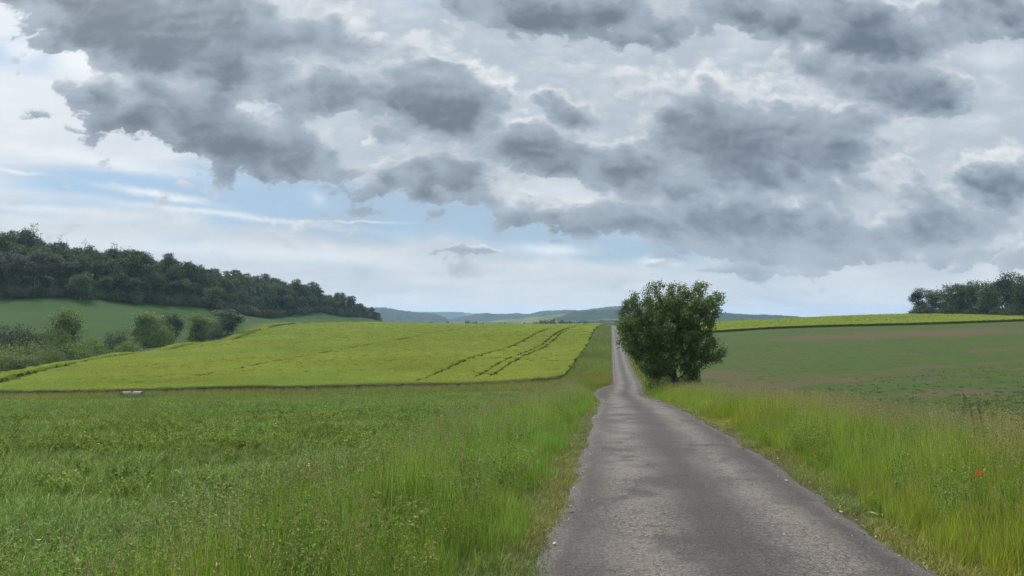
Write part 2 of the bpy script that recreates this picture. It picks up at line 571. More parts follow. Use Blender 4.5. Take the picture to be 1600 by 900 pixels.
    w.cycles.sample_map_resolution = 512

    ld = bpy.data.lights.new('sun', 'SUN')
    ld.energy = 3.1
    ld.angle = R(9)
    ld.color = (1.0, .95, .87)
    lo = bpy.data.objects.new('sun', ld)
    COL.objects.link(lo)
    lo.location = (-40, 40, 80)
    # a sun shines along its -Z
    from mathutils import Vector
    lo.rotation_euler = Vector(SUN_DIR).to_track_quat('Z', 'Y').to_euler()


# ----------------------------------------------------------------------------
# ground sheet (partitioned by what grows on it)
# ----------------------------------------------------------------------------
LEFT_EDGE = np.array([[60, -66], [105, -85], [150, -100], [190, -111], [235, -117.5], [290, -123], [380, -131], [440, -143], [470, -141], [500, -126], [540, -101], [600, -85], [700, -70]])


def barley_left(Y):
    return np.interp(Y, LEFT_EDGE[:, 0], LEFT_EDGE[:, 1])


def barley_front(X):
    return 103 - .10 * (np.asarray(X) - 0) * .6 + 1.3 * vnoise2(np.asarray(X) * .06, np.asarray(X) * 0, 9, 2) + .5 * vnoise2(np.asarray(X) * .5, np.asarray(X) * 0, 8, 2)


def ground_mat():
    m, t, out = new_mat('ground')
    P = pos(t)
    soil = t.attr('soil')
    mead = t.attr('meadow')
    n1 = t.noise(P, .045, 5, .6)
    n2 = t.noise(P, 1.3, 5, .65)
    n3 = t.noise(P, .22, 4, .6)
    # near-field undergrowth
    c = t.mix(t.ss(.35, .65, n2), (.020, .034, .010), (.046, .068, .020))
    c = t.mix(t.ss(.5, .7, n3), c, (.075, .070, .034))
    # pale meadow
    drill = t.noise(t.v('MULTIPLY', P, (.05, .5, .2)), 1.0, 4, .6)
    mc = t.mix(t.ss(.3, .7, t.m('ADD', t.m('MULTIPLY', n1, .5), t.m('MULTIPLY', drill, .5))), (.010, .030, .003), (.018, .046, .0045))
    c = t.mix(mead, c, mc)
    # thin crop on pinkish soil
    sx = t.v('MULTIPLY', P, (.3, 1.0, 1.0))
    patch = t.m('ADD', t.m('MULTIPLY', t.noise(sx, .030, 5, .62, .4), .8), t.m('MULTIPLY', t.noise(P, 1.1, 5, .7), .28))
    patch = t.m('SUBTRACT', patch, t.m('MULTIPLY', t.attr('bare'), .30))
    spk = t.noise(t.v('MULTIPLY', P, (1.5, .35, 1.0)), 1.0, 4, .7)
    mot = t.noise(t.v('MULTIPLY', P, (.25, .07, 1.0)), 1.0, 5, .65)
    patch = t.m('ADD', patch, t.m('ADD', t.m('MULTIPLY', t.m('SUBTRACT', spk, .5), .45), t.m('MULTIPLY', t.m('SUBTRACT', mot, .5), 1.0)))
    g = t.ss(.24, .54, patch)
    sc = t.mix(t.noise(P, 2.5, 4, .6), (.041, .034, .017), (.058, .049, .025))
    gc = t.mix(t.noise(P, .9, 5, .7), (.017, .039, .005), (.031, .058, .008))
    gc = t.mix(t.m('MULTIPLY', t.ss(.55, .64, spk), .85), gc, (.010, .022, .005))
    c = t.mix(soil, c, t.mix(t.m('MULTIPLY', g, .9), sc, gc))
    b = t.bump(t.noise(P, 5.0, 6, .7), .7, .12)
    surf(t, out, c, .95, .1, b)
    return m


def right_edge_soil(Y):
    """inner edge of the bare field, as offset from the road centre"""
    return 1.66 + 4.4 + np.clip((np.asarray(Y) - 60) * .03, 0, 3)


RB_FRONT = lambda X: 262 - (np.asarray(X) - 90) * .03 + 2.0 * vnoise2(np.asarray(X) * .02, np.asarray(X) * 0, 12, 2)


def build_ground():
    us = np.concatenate([np.linspace(-3, -.9, 60)[:-1], np.linspace(-.9, .9, 440), np.linspace(.9, 3, 60)[1:]])
    ys = np.concatenate([np.linspace(-12, 2, 18)[:-1], 2 + (np.exp(np.linspace(0, math.log(161), 280)) - 1) * 1.0,
                         np.linspace(163, 1000, 260)[1:], np.geomspace(1000, 8000, 50)[1:]])
    U, Yg = np.meshgrid(us, ys)
    X = U * (Yg + 16)
    Z = terrain(X, Yg)
    nr, nc = X.shape
    V = np.stack([X, Yg, Z], -1).reshape(-1, 3)
    t = road_t(X, Yg)
    s_soil = sstep(-.6, .8, t - right_edge_soil(Yg)) * (1 - sstep(-2, 2, Yg - RB_FRONT(X)))
    lx = barley_left(Yg)
    md = sstep(0, 6, lx - X - 3) * sstep(150, 170, Yg) * (1 - sstep(500, 560, Yg - 2.2 * (X + 260)))
    md = np.maximum(md, sstep(480, 520, Yg) * (X < 0))
    # dry soil lenses seen in the photograph
    bare = np.zeros_like(X)
    for px, d, rx, ry, a in [(1280, 184, 13, 16, 1.5), (1490, 186, 19, 18, 1.7), (1415, 196, 10, 9, .4), (1140, 92, 7, 12, .8), (1250, 76, 7, 6, .65), (1350, 70, 7, 5, .6), (1430, 62, 6, 4, .6), (1540, 47, 7, 3, .9),
                             (1430, 46, 4, 2.5, .5), (1530, 80, 10, 3, .6), (1450, 86, 6, 3, .4), (1590, 110, 9, 6, .4)]:
        cx = (px - 800) / F * d
        bare += a * np.exp(-((X - cx) / rx) ** 2 - ((Yg - d) / ry) ** 2)
    strip = np.exp(-((Yg - 43 + .08 * X) / 6.0) ** 2) * sstep(2, -14, X)
    idx = np.arange(nr * nc).reshape(nr, nc)
    Q = np.stack([idx[:-1, :-1], idx[:-1, 1:], idx[1:, 1:], idx[1:, :-1]], -1).reshape(-1, 4)
    fs = (s_soil.ravel()[Q].mean(1) > .5)
    fm = (md.ravel()[Q].mean(1) > .5) & ~fs
    s_soil = np.maximum(s_soil, .85 * strip)
    hl, hr = road_hw(Yg)
    e = np.where(t < 0, -t - hl, t - hr)
    dirt = (1 - sstep(.05, .75, e)) * (e > -1.5)              # trodden earth beside the asphalt
    s_soil = np.maximum(s_soil, .95 * dirt)
    bare = bare + strip + dirt
    mat = ground_mat()
    for name, mask in (('ground', ~(fs | fm)), ('bare_field', fs), ('meadow', fm)):
        q = Q[mask]
        used, inv = np.unique(q, return_inverse=True)
        me = np_mesh(name, V[used], inv.reshape(-1, 4), mats=[mat], smooth=True)
        for an, arr in (('soil', s_soil), ('meadow', md), ('bare', bare)):
            a = me.attributes.new(an, 'FLOAT', 'POINT')
            a.data.foreach_set('value', arr.ravel()[used].astype(np.float32))
        link(name, me, kind='structure')


# ----------------------------------------------------------------------------
# road
# ----------------------------------------------------------------------------
def road_mat():
    m, t, out = new_mat('asphalt')
    P = pos(t)
    tt = t.attr('across')
    ss = t.attr('along')
    e = t.attr('edge')                                  # metres from the nearer edge
    Pr = t.xyz(tt, ss, 0.0)
    Ps = t.xyz(tt, t.m('MULTIPLY', ss, .16), 0.0)
    big = t.noise(Ps, 1.3, 4, .6)
    mid = t.noise(Pr, 1.1, 6, .65)
    fine = t.noise(Pr, 34, 5, .75)
    grit = t.noise(Pr, 62, 2, .6)
    wob = t.m('MULTIPLY', t.m('SUBTRACT', big, .5), .8)
    x = t.m('ADD', tt, wob)
    trackL = t.m('EXPONENT', t.m('MULTIPLY', t.m('POWER', t.m('DIVIDE', t.m('ADD', x, .80), .50), 2.0), -1.0))
    trackR = t.m('EXPONENT', t.m('MULTIPLY', t.m('POWER', t.m('DIVIDE', t.m('SUBTRACT', x, .80), .46), 2.0), -1.0))
    track = t.m('MINIMUM', t.m('ADD', trackL, trackR), 1.0)
    track = t.m('MULTIPLY', track, t.ss(.18, .62, t.m('ADD', mid, .1)))
    c = t.mix(track, (.0125, .0115, .011), (.084, .076, .070))
    c = t.mix(t.m('MULTIPLY', t.ss(.55, .75, mid), .45), c, (.060, .054, .048))
    c = t.mix(t.m('MULTIPLY', t.ss(.50, .36, t.noise(Pr, .75, 5, .65)), .75), c, (.018, .016, .015))
    c = t.mix(t.m('MULTIPLY', t.ss(.58, .70, t.noise(Pr, .35, 5, .65)), .35), c, (.06, .050, .038))
    # speckle of the aggregate
    c = t.mix(t.ss(.35, .68, fine), t.mix(1.0, c, (.38, .38, .38), 'MULTIPLY'), t.mix(1.0, c, (1.75, 1.72, 1.70), 'MULTIPLY'))
    c = t.mix(t.m('MULTIPLY', t.ss(.62, .72, grit), t.m('SUBTRACT', .75, t.m('MULTIPLY', track, .6))), c, (.24, .23, .225))
    coarse = t.noise(Pr, 13, 4, .7)
    c = t.mix(t.m('MULTIPLY', t.ss(.48, .62, coarse), .75), c, t.mix(1.0, c, (.45, .45, .45), 'MULTIPLY'))
    # crazed cracks, in patches
    Pw = t.v('ADD', Pr, t.v('SCALE', t.noise(Pr, 2.5, 4, .6, out=1), scale=.35))
    cr = t.voro(t.v('MULTIPLY', Pw, (1.0, .8, 1.0)), 9.5, 'DISTANCE_TO_EDGE')
    cr2 = t.voro(t.v('MULTIPLY', Pw, (1.0, .6, 1.0)), 1.6, 'DISTANCE_TO_EDGE')
    cm = t.m('MULTIPLY', t.ss(.045, .012, cr), t.ss(.44, .52, t.noise(Pr, .42, 3, .6)))
    cm = t.m('MAXIMUM', cm, t.m('MULTIPLY', t.ss(.008, .003, cr2), t.ss(.45, .55, t.noise(Pr, .6, 3, .6))))
    c = t.mix(t.m('MULTIPLY', cm, .85), c, (.035, .030, .027))
    # loose grey gravel and dust along the edges
    en = t.m('ADD', e, t.m('MULTIPLY', t.m('SUBTRACT', mid, .5), .5))
    ed = t.ss(.34, .08, en)
    c = t.mix(t.m('MULTIPLY', ed, .8), c, t.mix(t.ss(.42, .62, t.noise(Pr, 34, 3, .7)), (.02, .018, .017), (.10, .095, .093)))
    h = t.m('ADD', t.m('MULTIPLY', fine, .6), t.m('MULTIPLY', grit, .5))
    h = t.m('SUBTRACT', h, t.m('MULTIPLY', cm, 1.3))
    b = t.bump(h, .85, .012)
    surf(t, out, c, .82, .35, b)
    return m


def build_road():
    ys = np.concatenate([np.linspace(-11, 2, 40)[:-1], np.geomspace(2 + 4, 660 + 4, 900) - 4])
    fr = np.linspace(-1, 1, 15)
    hl, hr = road_hw(ys)
    jl = .05 * vnoise2(ys * 4, ys * 0, 21, 3)
    jr = .05 * vnoise2(ys * 4, ys * 0 + 7, 22, 3)
    tt = np.where(fr[None] < 0, fr[None] * (hl + jl)[:, None], fr[None] * (hr + jr)[:, None])
    X = road_x(ys)[:, None] + tt / RCOS
    Y = np.repeat(ys[:, None], len(fr), 1)
    crown = .035 * (1 - fr[None] ** 2) - .055 * (np.abs(fr[None]) ** 14)
    rut = -.012 * np.exp(-((np.abs(tt) - .8) / .3) ** 2)
    Z = road_z(ys)[:, None] + crown + rut + .012 * vnoise2(X * 1.1, Y * 1.1, 23, 3)
    nr, nc = X.shape
    V = np.stack([X, Y, Z], -1).reshape(-1, 3)
    idx = np.arange(nr * nc).reshape(nr, nc)
    Q = np.stack([idx[:-1, :-1], idx[:-1, 1:], idx[1:, 1:], idx[1:, :-1]], -1).reshape(-1, 4)
    me = np_mesh('road', V, Q, mats=[road_mat()], smooth=True)
    ed = np.minimum(tt + hl[:, None], hr[:, None] - tt)
    for an, arr in (('across', tt), ('along', Y / RCOS), ('edge', ed)):
        a = me.attributes.new(an, 'FLOAT', 'POINT')
        a.data.foreach_set('value', np.ascontiguousarray(arr, dtype=np.float32).ravel())
    link('road', me, kind='structure')


# ----------------------------------------------------------------------------
# plants: numpy blades and leaves, gathered into small tufts that are scattered
# ----------------------------------------------------------------------------
class Acc:
    def __init__(self):
        self.V, self.F, self.M, self.n = [], [], [], 0

    def add(self, V, Fq, mi):
        self.V.append(V)
        self.F.append(Fq + self.n)
        self.M.append(np.full(len(Fq), mi))
        self.n += len(V)

    def mesh(self, name, mats):
        return np_mesh(name, np.concatenate(self.V), np.concatenate(self.F), mats=mats, midx=np.concatenate(self.M))


def blades(acc, g, n, rad, h, w, lean, mi=0, seg=4, base=None, power=1.6, tipdrop=0.0):
    """n curved grass blades; h, w, lean are (low, high)"""
    if base is None:
        a = g.random(n) * 2 * math.pi
        rr = rad * np.sqrt(g.random(n))
        bx, by = rr * np.cos(a), rr * np.sin(a)
    else:
        bx, by = base
    H = g.uniform(h[0], h[1], n)
    W = g.uniform(w[0], w[1], n)
    Ln = g.uniform(lean[0], lean[1], n) * H
    az = g.random(n) * 2 * math.pi
    tw = az + math.pi / 2 + g.normal(0, .5, n)
    s = np.linspace(0, 1, seg + 1)
    cx = bx[:, None] + np.cos(az)[:, None] * Ln[:, None] * s[None] ** power
    cy = by[:, None] + np.sin(az)[:, None] * Ln[:, None] * s[None] ** power
    cz_ = H[:, None] * (s[None] - (Ln / H)[:, None] ** 2 * .35 * s[None] ** 2 - tipdrop * s[None] ** 4)
    wid = W[:, None] * np.clip(1.02 - s[None] ** 2.2, .06, 1) * (.55 + .45 * np.minimum(1, s[None] * 4))
    ox, oy = np.cos(tw)[:, None] * wid / 2, np.sin(tw)[:, None] * wid / 2
    L = np.stack([cx - ox, cy - oy, cz_], -1)
    Rr = np.stack([cx + ox, cy + oy, cz_], -1)
    V = np.stack([L, Rr], 2).reshape(-1, 3)
    k = (np.arange(n) * (seg + 1) * 2)[:, None] + (np.arange(seg) * 2)[None]
    Q = np.stack([k, k + 1, k + 3, k + 2], -1).reshape(-1, 4)
    acc.add(V, Q, mi)
    return np.stack([cx[:, -1], cy[:, -1], cz_[:, -1]], -1), np.stack([cx[:, -2], cy[:, -2], cz_[:, -2]], -1)


def leaves(acc, g, C, size, mi=0, up=.3, aspect=.55, direc=None, droop=0.0):
    """rhombic leaves, folded slightly, at points C"""
    n = len(C)
    d = g.normal(0, 1, (n, 3)) if direc is None else direc + g.normal(0, .45, (n, 3))
    d[:, 2] += up
    d[:, 2] -= droop
    d /= np.linalg.norm(d, axis=1, keepdims=True) + 1e-9
    r = g.normal(0, 1, (n, 3))
    side = np.cross(d, r)
    side /= np.linalg.norm(side, axis=1, keepdims=True) + 1e-9
    nn = np.cross(side, d)
    L = (g.uniform(size[0], size[1], n))[:, None]
    w = L * aspect * .5
    fold = nn * L * .08
    V = np.stack([C, C + d * L * .45 + side * w + fold, C + d * L, C + d * L * .45 - side * w + fold], 1).reshape(-1, 3)
    k = (np.arange(n) * 4)[:, None]
    acc.add(V, np.concatenate([k, k + 1, k + 2, k + 3], 1), mi)


def seedheads(acc, g, tip, below, n_each, ln, size, mi=1):
    """loose panicles strung along the last stretch of each stem"""
    d = tip - below
    d /= np.linalg.norm(d, axis=1, keepdims=True) + 1e-9
    k = g.random((len(tip), n_each))
    C = tip[:, None] - d[:, None] * (k * ln)[..., None] + g.normal(0, 1, (len(tip), n_each, 3)) * (ln * .10 * (.3 + k))[..., None]
    leaves(acc, g, C.reshape(-1, 3), size, mi, up=.9, aspect=.35)


PROTO = {}


def proto(kind, meshes):
    """an unlinked collection of tufts for the scatter objects below"""
    c = bpy.data.collections.new(kind + '_tufts')
    for i, me in enumerate(meshes):
        o = bpy.data.objects.new('%s_tuft_%02d' % (kind, i), me)
        c.objects.link(o)
    PROTO[kind] = (c, len(meshes))


def scatter_tree(coll):
    ng = bpy.data.node_groups.new('scatter_' + coll.name, 'GeometryNodeTree')
    ng.interface.new_socket('Geometry', in_out='INPUT', socket_type='NodeSocketGeometry')
    ng.interface.new_socket('Geometry', in_out='OUTPUT', socket_type='NodeSocketGeometry')
    n, l = ng.nodes, ng.links
    gi, go = n.new('NodeGroupInput'), n.new('NodeGroupOutput')
    ip = n.new('GeometryNodeInstanceOnPoints')
    ci = n.new('GeometryNodeCollectionInfo')
    ci.inputs['Collection'].default_value = coll
    ci.inputs['Separate Children'].default_value = True
    ci.inputs['Reset Children'].default_value = True
    ip.inputs['Pick Instance'].default_value = True

    def na(name, typ):
        a = n.new('GeometryNodeInputNamedAttribute')
        a.data_type = typ
        a.inputs['Name'].default_value = name
        return a.outputs[0]
    l.new(gi.outputs[0], ip.inputs['Points'])
    l.new(ci.outputs[0], ip.inputs['Instance'])
    l.new(na('idx', 'INT'), ip.inputs['Instance Index'])
    l.new(na('rot', 'FLOAT_VECTOR'), ip.inputs['Rotation'])
    l.new(na('scl', 'FLOAT_VECTOR'), ip.inputs['Scale'])
    l.new(ip.outputs[0], go.inputs[0])
    return ng


_trees = {}


def scatter(name, plant, P, scl, tint=None, lean=.12, parent=None, hscl=None, **props):
    n = len(P)
    coll, cnt = PROTO[plant]
    me = np_mesh(name, P)
    rot = np.stack([rng.normal(0, lean, n), rng.normal(0, lean, n), rng.random(n) * 6.283], -1)
    s3 = np.repeat(np.asarray(scl)[:, None], 3, 1)
    if hscl is not None:
        s3[:, 2] *= hscl
    if tint is None:
        tint = np.ones((n, 3))
    for an, typ, arr, key in (('rot', 'FLOAT_VECTOR', rot, 'vector'), ('scl', 'FLOAT_VECTOR', s3, 'vector'),
                              ('tint', 'FLOAT_VECTOR', tint, 'vector'), ('idx', 'INT', rng.integers(0, cnt, n), 'value')):
        a = me.attributes.new(an, typ, 'POINT')
        a.data.foreach_set(key, np.ascontiguousarray(arr, dtype=np.int32 if typ == 'INT' else np.float32).ravel())
    o = link(name, me, parent, **props)
    md = o.modifiers.new('scatter', 'NODES')
    if plant not in _trees:
        _trees[plant] = scatter_tree(coll)
    md.node_group = _trees[plant]
    return o


def build_protos():
    g = np.random.default_rng(3)
    blue = leaf_mat('field_grass_blades', (.058, .108, .017), (.152, .222, .038), (.23, .27, .09), .26, .65, .15, .5, True)
    weed = leaf_mat('weed_leaves', (.070, .128, .016), (.155, .238, .040), (.20, .26, .06), .28, .6, .18, .6, True)
    tall = leaf_mat('verge_grass_blades', (.085, .150, .014), (.205, .280, .036), (.27, .285, .08), .36, .65, .15, .4, True)
    seed = leaf_mat('grass_seed_heads', (.15, .145, .065), (.26, .245, .13), (.17, .14, .085), .25, .8, .1, .8, True)
    turf = leaf_mat('turf_blades', (.080, .125, .018), (.170, .200, .042), (.23, .215, .075), .32, .6, .25, .8, True)
    barl = leaf_mat('barley_blades', (.165, .236, .030), (.255, .315, .060), (.30, .34, .10), .38, .65, .15, .25, True, vary=.22)
    low = leaf_mat('young_crop_leaves', (.055, .092, .022), (.095, .140, .038), None, .3, .5, .3, .6, True)
    white = leaf_mat('umbel_petals', (.55, .56, .48), (.75, .75, .68), None, .2, .7, .1)

    ms = []
    for i in range(7):                                       # arching bluish grass of the near field
        a = Acc()
        blades(a, g, 30, .20, (.11, .27), (.005, .011), (.3, 1.1), 0, 4, power=1.5, tipdrop=.15)
        blades(a, g, 12, .18, (.18, .38), (.005, .009), (.15, .8), 0, 4, tipdrop=.12)
        ms.append(a.mesh('field_grass', [blue]))
    proto('field', ms)
    ms = []
    for i in range(6):                                       # leafy clover-like weeds
        a = Acc()
        tip, _ = blades(a, g, 12, .14, (.14, .36), (.003, .005), (.1, .6), 0, 3)
        C = []
        for k in range(12):
            for q in np.linspace(.35, 1.0, 6):
                C.append(tip[k] * np.array([q, q, q ** .8]) + g.normal(0, .014, 3))
        C = np.array(C)
        leaves(a, g, np.repeat(C, 3, 0), (.025, .055), 0, .35, .6)
        ms.append(a.mesh('leafy_weed', [weed]))
    proto('weed', ms)
    ms = []
    for i in range(7):                                       # tall verge grass
        a = Acc()
        blades(a, g, 40, .16, (.30, .78), (.004, .009), (.06, .42), 0, 4)
        blades(a, g, 16, .18, (.12, .35), (.005, .010), (.3, .9), 0, 3)
        if i % 3 != 2:
            tp, bl = blades(a, g, 3, .14, (.72, 1.0), (.0025, .004), (.03, .25), 0, 4)
            seedheads(a, g, tp, bl, 26, .16, (.010, .026))
        ms.append(a.mesh('verge_grass', [tall, seed]))
    proto('tall', ms)
    ms = []
    for i in range(5):                                       # flowering stalks
        a = Acc()
        tp, bl = blades(a, g, 9, .22, (.62, 1.08), (.003, .0045), (.03, .3), 1, 4)
        seedheads(a, g, tp, bl, 34, .20 if i % 2 else .12, (.012, .030))
        blades(a, g, 10, .2, (.3, .6), (.004, .007), (.1, .5), 0, 4)
        ms.append(a.mesh('grass_stalks', [tall, seed]))
    proto('stalk', ms)
    ms = []
    for i in range(5):                                       # short trodden turf at the road edge
        a = Acc()
        blades(a, g, 46, .15, (.03, .13), (.003, .006), (.2, 1.0), 0, 3, tipdrop=.1)
        ms.append(a.mesh('turf', [turf]))
    proto('turf', ms)
    ms = []
    for i in range(5):                                       # barley in ear, a good metre square of it
        a = Acc()
        tp, bl = blades(a, g, 90, .55, (.10, .34), (.020, .040), (.1, .8), 0, 3)
        seedheads(a, g, tp, bl, 2, .12, (.08, .17), 0)
        ms.append(a.mesh('barley_ears', [barl]))
    proto('barley', ms)
    ms = []
    for i in range(4):
        a = Acc()
        C = g.normal(0, .14, (50, 3)) * np.array([1, 1, .25])
        C[:, 2] = np.abs(C[:, 2]) + .02
        leaves(a, g, C, (.05, .12), 0, .4, .5)
        ms.append(a.mesh('young_crop', [low]))
    proto('crop', ms)
    ms = []
    for i in range(3):                                       # white umbels
        a = Acc()
        tp, bl = blades(a, g, 3, .10, (.45, .7), (.004, .005), (.05, .3), 0, 3)
        for q in tp:
            C = q + np.c_[g.normal(0, .03, (24, 2)), g.normal(0, .004, 24)]
            leaves(a, g, C, (.012, .02), 1, .4, .9)
        ms.append(a.mesh('umbel', [weed, white]))
    proto('umbel', ms)
    ms = []
    for i in range(6):                                       # fine-leaved tall weeds (vetch, bedstraw)
        a = Acc()
        tip, _ = blades(a, g, 16, .20, (.35, .75), (.003, .005), (.1, .6), 0, 3)
        C = []
        for k in range(16):
            for q in np.linspace(.3, 1.0, 14):
                C.append(tip[k] * np.array([q, q, q ** .85]) + g.normal(0, .016, 3))
        C = np.array(C)
        leaves(a, g, np.repeat(C, 3, 0), (.016, .034), 0, .3, .5)
        ms.append(a.mesh('fine_weed', [weed]))
    proto('vetch', ms)
    ms = []
    for i in range(5):                                       # rosettes of broad leaves
        a = Acc()
        blades(a, g, 9, .04, (.10, .24), (.030, .055), (.6, 1.3), 0, 5, power=1.2, tipdrop=.2)
        blades(a, g, 4, .03, (.18, .34), (.022, .040), (.2, .6), 0, 5)
        ms.append(a.mesh('broad_weed', [weed]))
    proto('broad', ms)
    # stones
    m, t, out = new_mat('gravel')
    oi = t.n.new('ShaderNodeObjectInfo')
    surf(t, out, t.mix(oi.outputs['Random'], (.03, .028, .027), (.30, .29, .28)), .8, .3)
    ms = []
    import bmesh
    for i in range(5):
        bm = bmesh.new()
        bmesh.ops.create_icosphere(bm, subdivisions=1, radius=1.0)
        for v in bm.verts:
            v.co *= random.uniform(.65, 1.15)
            v.co.z *= .6
        me = bpy.data.meshes.new('stone')
        bm.to_mesh(me)
        bm.free()
        me.materials.append(m)
        ms.append(me)
    proto('stone', ms)


def sample(bands, xl, xr, keep=None):
    """random ground points; bands = (y0, y1, per square metre)"""
    out = []
    for y0, y1, dn in bands:
        ym = np.linspace(y0, y1, 40)
        w = np.maximum(xr(ym) - xl(ym), 0)
        n = int(w.mean() * (y1 - y0) * dn)
        if n < 1:
            continue
        Y = rng.uniform(y0, y1, n * 2)
        wy = np.maximum(xr(Y) - xl(Y), 0)
        ok = rng.random(len(Y)) < wy / max(w.max() * 1.02, 1e-6)
        Y = Y[ok][:n] if ok.sum() > n else Y[ok]
        X = xl(Y) + rng.random(len(Y)) * (xr(Y) - xl(Y))
        out.append(np.stack([X, Y], -1))
    P = np.concatenate(out)
    if keep is not None:
        P = P[keep(P[:, 0], P[:, 1])]
    return P


def on_ground(P, dz=-.01):
    return np.c_[P, terrain(P[:, 0], P[:, 1]) + dz]


def tints(P, seed, amp=.25, hue=.12, scale=.25):
    a = vnoise2(P[:, 0] * scale, P[:, 1] * scale, seed, 3)
    b = vnoise2(P[:, 0] * scale * .6, P[:, 1] * scale * .6, seed + 1, 3)
    k = 1 + amp * a
    return np.stack([k * (1 + hue * b * 1.6), k, k * (1 - hue * b)], -1)


def build_grass():
    fr = lambda Y: -(np.asarray(Y) + 3) * .74 - 1.0
    rl = lambda Y: road_x(Y) - road_hw(Y)[0] / RCOS
    rr = lambda Y: road_x(Y) + road_hw(Y)[1] / RCOS
    front = lambda X, Y: Y < barley_front(X) - 8
    # ---- near field left of the verge: bluish grass
    vw = 2.5                                              # verge width
    P = sample([(2.2, 9, 40), (9, 18, 30), (18, 34, 18), (34, 60, 7), (60, 100, 4)], fr, lambda Y: rl(Y) - vw + .9, front)
    t = road_t(P[:, 0], P[:, 1])
    gapn = vnoise2(P[:, 0] * .5, P[:, 1] * .5, 31, 3)
    thin = vnoise2(P[:, 0] * .05 + 5, P[:, 1] * .16, 41, 3)
    brown = np.exp(-((P[:, 1] - 43 + .08 * P[:, 0]) / 6.5) ** 2) * sstep(2, -14, P[:, 0] + 0)
    k = rng.random(len(P)) > np.clip(.25 * (gapn > .28) + brown * .9, 0, .93)
    P = P[k]
    sc = rng.uniform(.65, 1.15, len(P)) * (1 + .35 * vnoise2(P[:, 0] * .6, P[:, 1] * .6, 32, 2)) * np.where(P[:, 1] > 34, 1.2, 1)
    tn = tints(P, 33, .34, .12, .5)
    scatter('field_grass', 'field', on_ground(P), sc, tn, .15, kind='stuff',
            label='bluish green grass and young crop of the near field left of the road')
    P = sample([(2.2, 9, 26), (9, 18, 20), (18, 34, 11), (34, 80, 2.0)], fr, lambda Y: rl(Y) - 1.2, front)
    n = vnoise2(P[:, 0] * .33, P[:, 1] * .33, 34, 3)
    near = 1.3 * np.exp(-((road_t(P[:, 0], P[:, 1]) + 4.2) / 1.5) ** 2)
    P = P[n + near * .5 + rng.normal(0, .15, len(P)) > .12]
    tn = tints(P, 35, .25, .2, .4)
    scatter('leafy_weeds', 'weed', on_ground(P), rng.uniform(.6, 1.25, len(P)), tn, .15, kind='stuff',
            label='bright green leafy weeds among the grass left of the road')
    P = sample([(2.2, 9, 2.2), (9, 18, 2.0), (18, 34, 1.2)], fr, lambda Y: rl(Y) - .5, front)
    P = P[vnoise2(P[:, 0] * .45, P[:, 1] * .45, 37, 3) + rng.normal(0, .2, len(P)) > .05]
    Pb = sample([(2.2, 9, 1.2), (9, 25, .9)], lambda Y: rr(Y) + .4, lambda Y: rr(Y) + 4)
    P = np.concatenate([P, Pb])
    scatter('broad_weeds', 'broad', on_ground(P), rng.uniform(.5, 1.0, len(P)), tints(P, 38, .3, .2, .5) * np.array([.85, .85, .9]), .15, kind='stuff',
            label='broad-leaved weeds scattered in the grass on both sides of the road')
    P = sample([(2.2, 9, 8), (9, 18, 6), (18, 40, 2.5)], lambda Y: rl(Y) - 3.6, lambda Y: rl(Y) - .6)
    Pb = sample([(2.2, 9, 3), (9, 18, 2.5), (18, 40, 1.5)], lambda Y: rr(Y) + .5, lambda Y: rr(Y) + 4.5)
    P = np.concatenate([P, Pb])
    P = P[vnoise2(P[:, 0] * .7, P[:, 1] * .7, 39, 3) > -.05]
    scatter('tall_weeds', 'vetch', on_ground(P), rng.uniform(.6, 1.15, len(P)), tints(P, 40, .3, .2, .5), .12, kind='stuff',
            label='tall leafy weeds growing up through the verge grass')
    # ---- verges
    def verge(side, name, label, bands, w0, w1, seed, tintmul):
        if side < 0:
            P = sample(bands, lambda Y: rl(Y) - w1(Y), lambda Y: rl(Y) - .05)
        else:
            P = sample(bands, lambda Y: rr(Y) + .05, lambda Y: rr(Y) + w1(Y))
        e = np.where(side < 0, rl(P[:, 1]) - P[:, 0], P[:, 0] - rr(P[:, 1]))
        clump = vnoise2(P[:, 0] * .9, P[:, 1] * .9, seed, 3)
        ok = e + .35 * clump > w0
        P, e, clump = P[ok], e[ok], clump[ok]
        hh = (.42 + .58 * sstep(.1, 1.8, e)) * (1 + .28 * clump) * rng.uniform(.8, 1.12, len(P))
        far = np.where(P[:, 1] > 40, 1.15, 1.0)
        tn = tints(P, seed + 2, .22, .14, .5) * np.array(tintmul)
        scatter(name, 'tall', on_ground(P), hh * far * .95, tn, .09, kind='stuff', label=label)
    verge(-1, 'verge_grass', 'tall green and yellowish grass of the verge left of the road',
          [(2.0, 9, 34), (9, 18, 26), (18, 40, 16), (40, 75, 8)], .42, lambda Y: 0 * Y + 2.5, 51, (.88, 1.04, .95))
    verge(1, 'verge_grass', 'tall bright yellow-green grass of the verge right of the road',
          [(2.0, 9, 36), (9, 18, 30), (18, 40, 20), (40, 90, 9)], .40, lambda Y: 4.5 + 0 * Y + np.clip((Y - 60) * .02, 0, 1), 54, (1.02, 1.04, .9))
    # verges beyond the dip, and the rough strip in front of the barley
    P = sample([(75, 130, 5), (130, 260, 2.2), (260, 640, .8)], lambda Y: rl(Y) - 7.2, lambda Y: rl(Y) - .4)
    P2 = sample([(90, 150, 5), (150, 300, 2), (300, 620, .8)], lambda Y: rr(Y) + .5, lambda Y: rr(Y) + 5.2)
    P3 = sample([(78, 116, 3.0)], lambda Y: -(Y) * .8 - 8, lambda Y: rl(Y) - 6, lambda X, Y: (Y > barley_front(X) - 17) & (Y < barley_front(X) - .6))
    n3 = len(P3)
    P = np.concatenate([P, P2, P3])
    tn = tints(P, 61, .3, .2, .12) * np.array([.80, .78, .95])
    tn[-n3:] *= np.array([1.12, 1.0, 1.1])
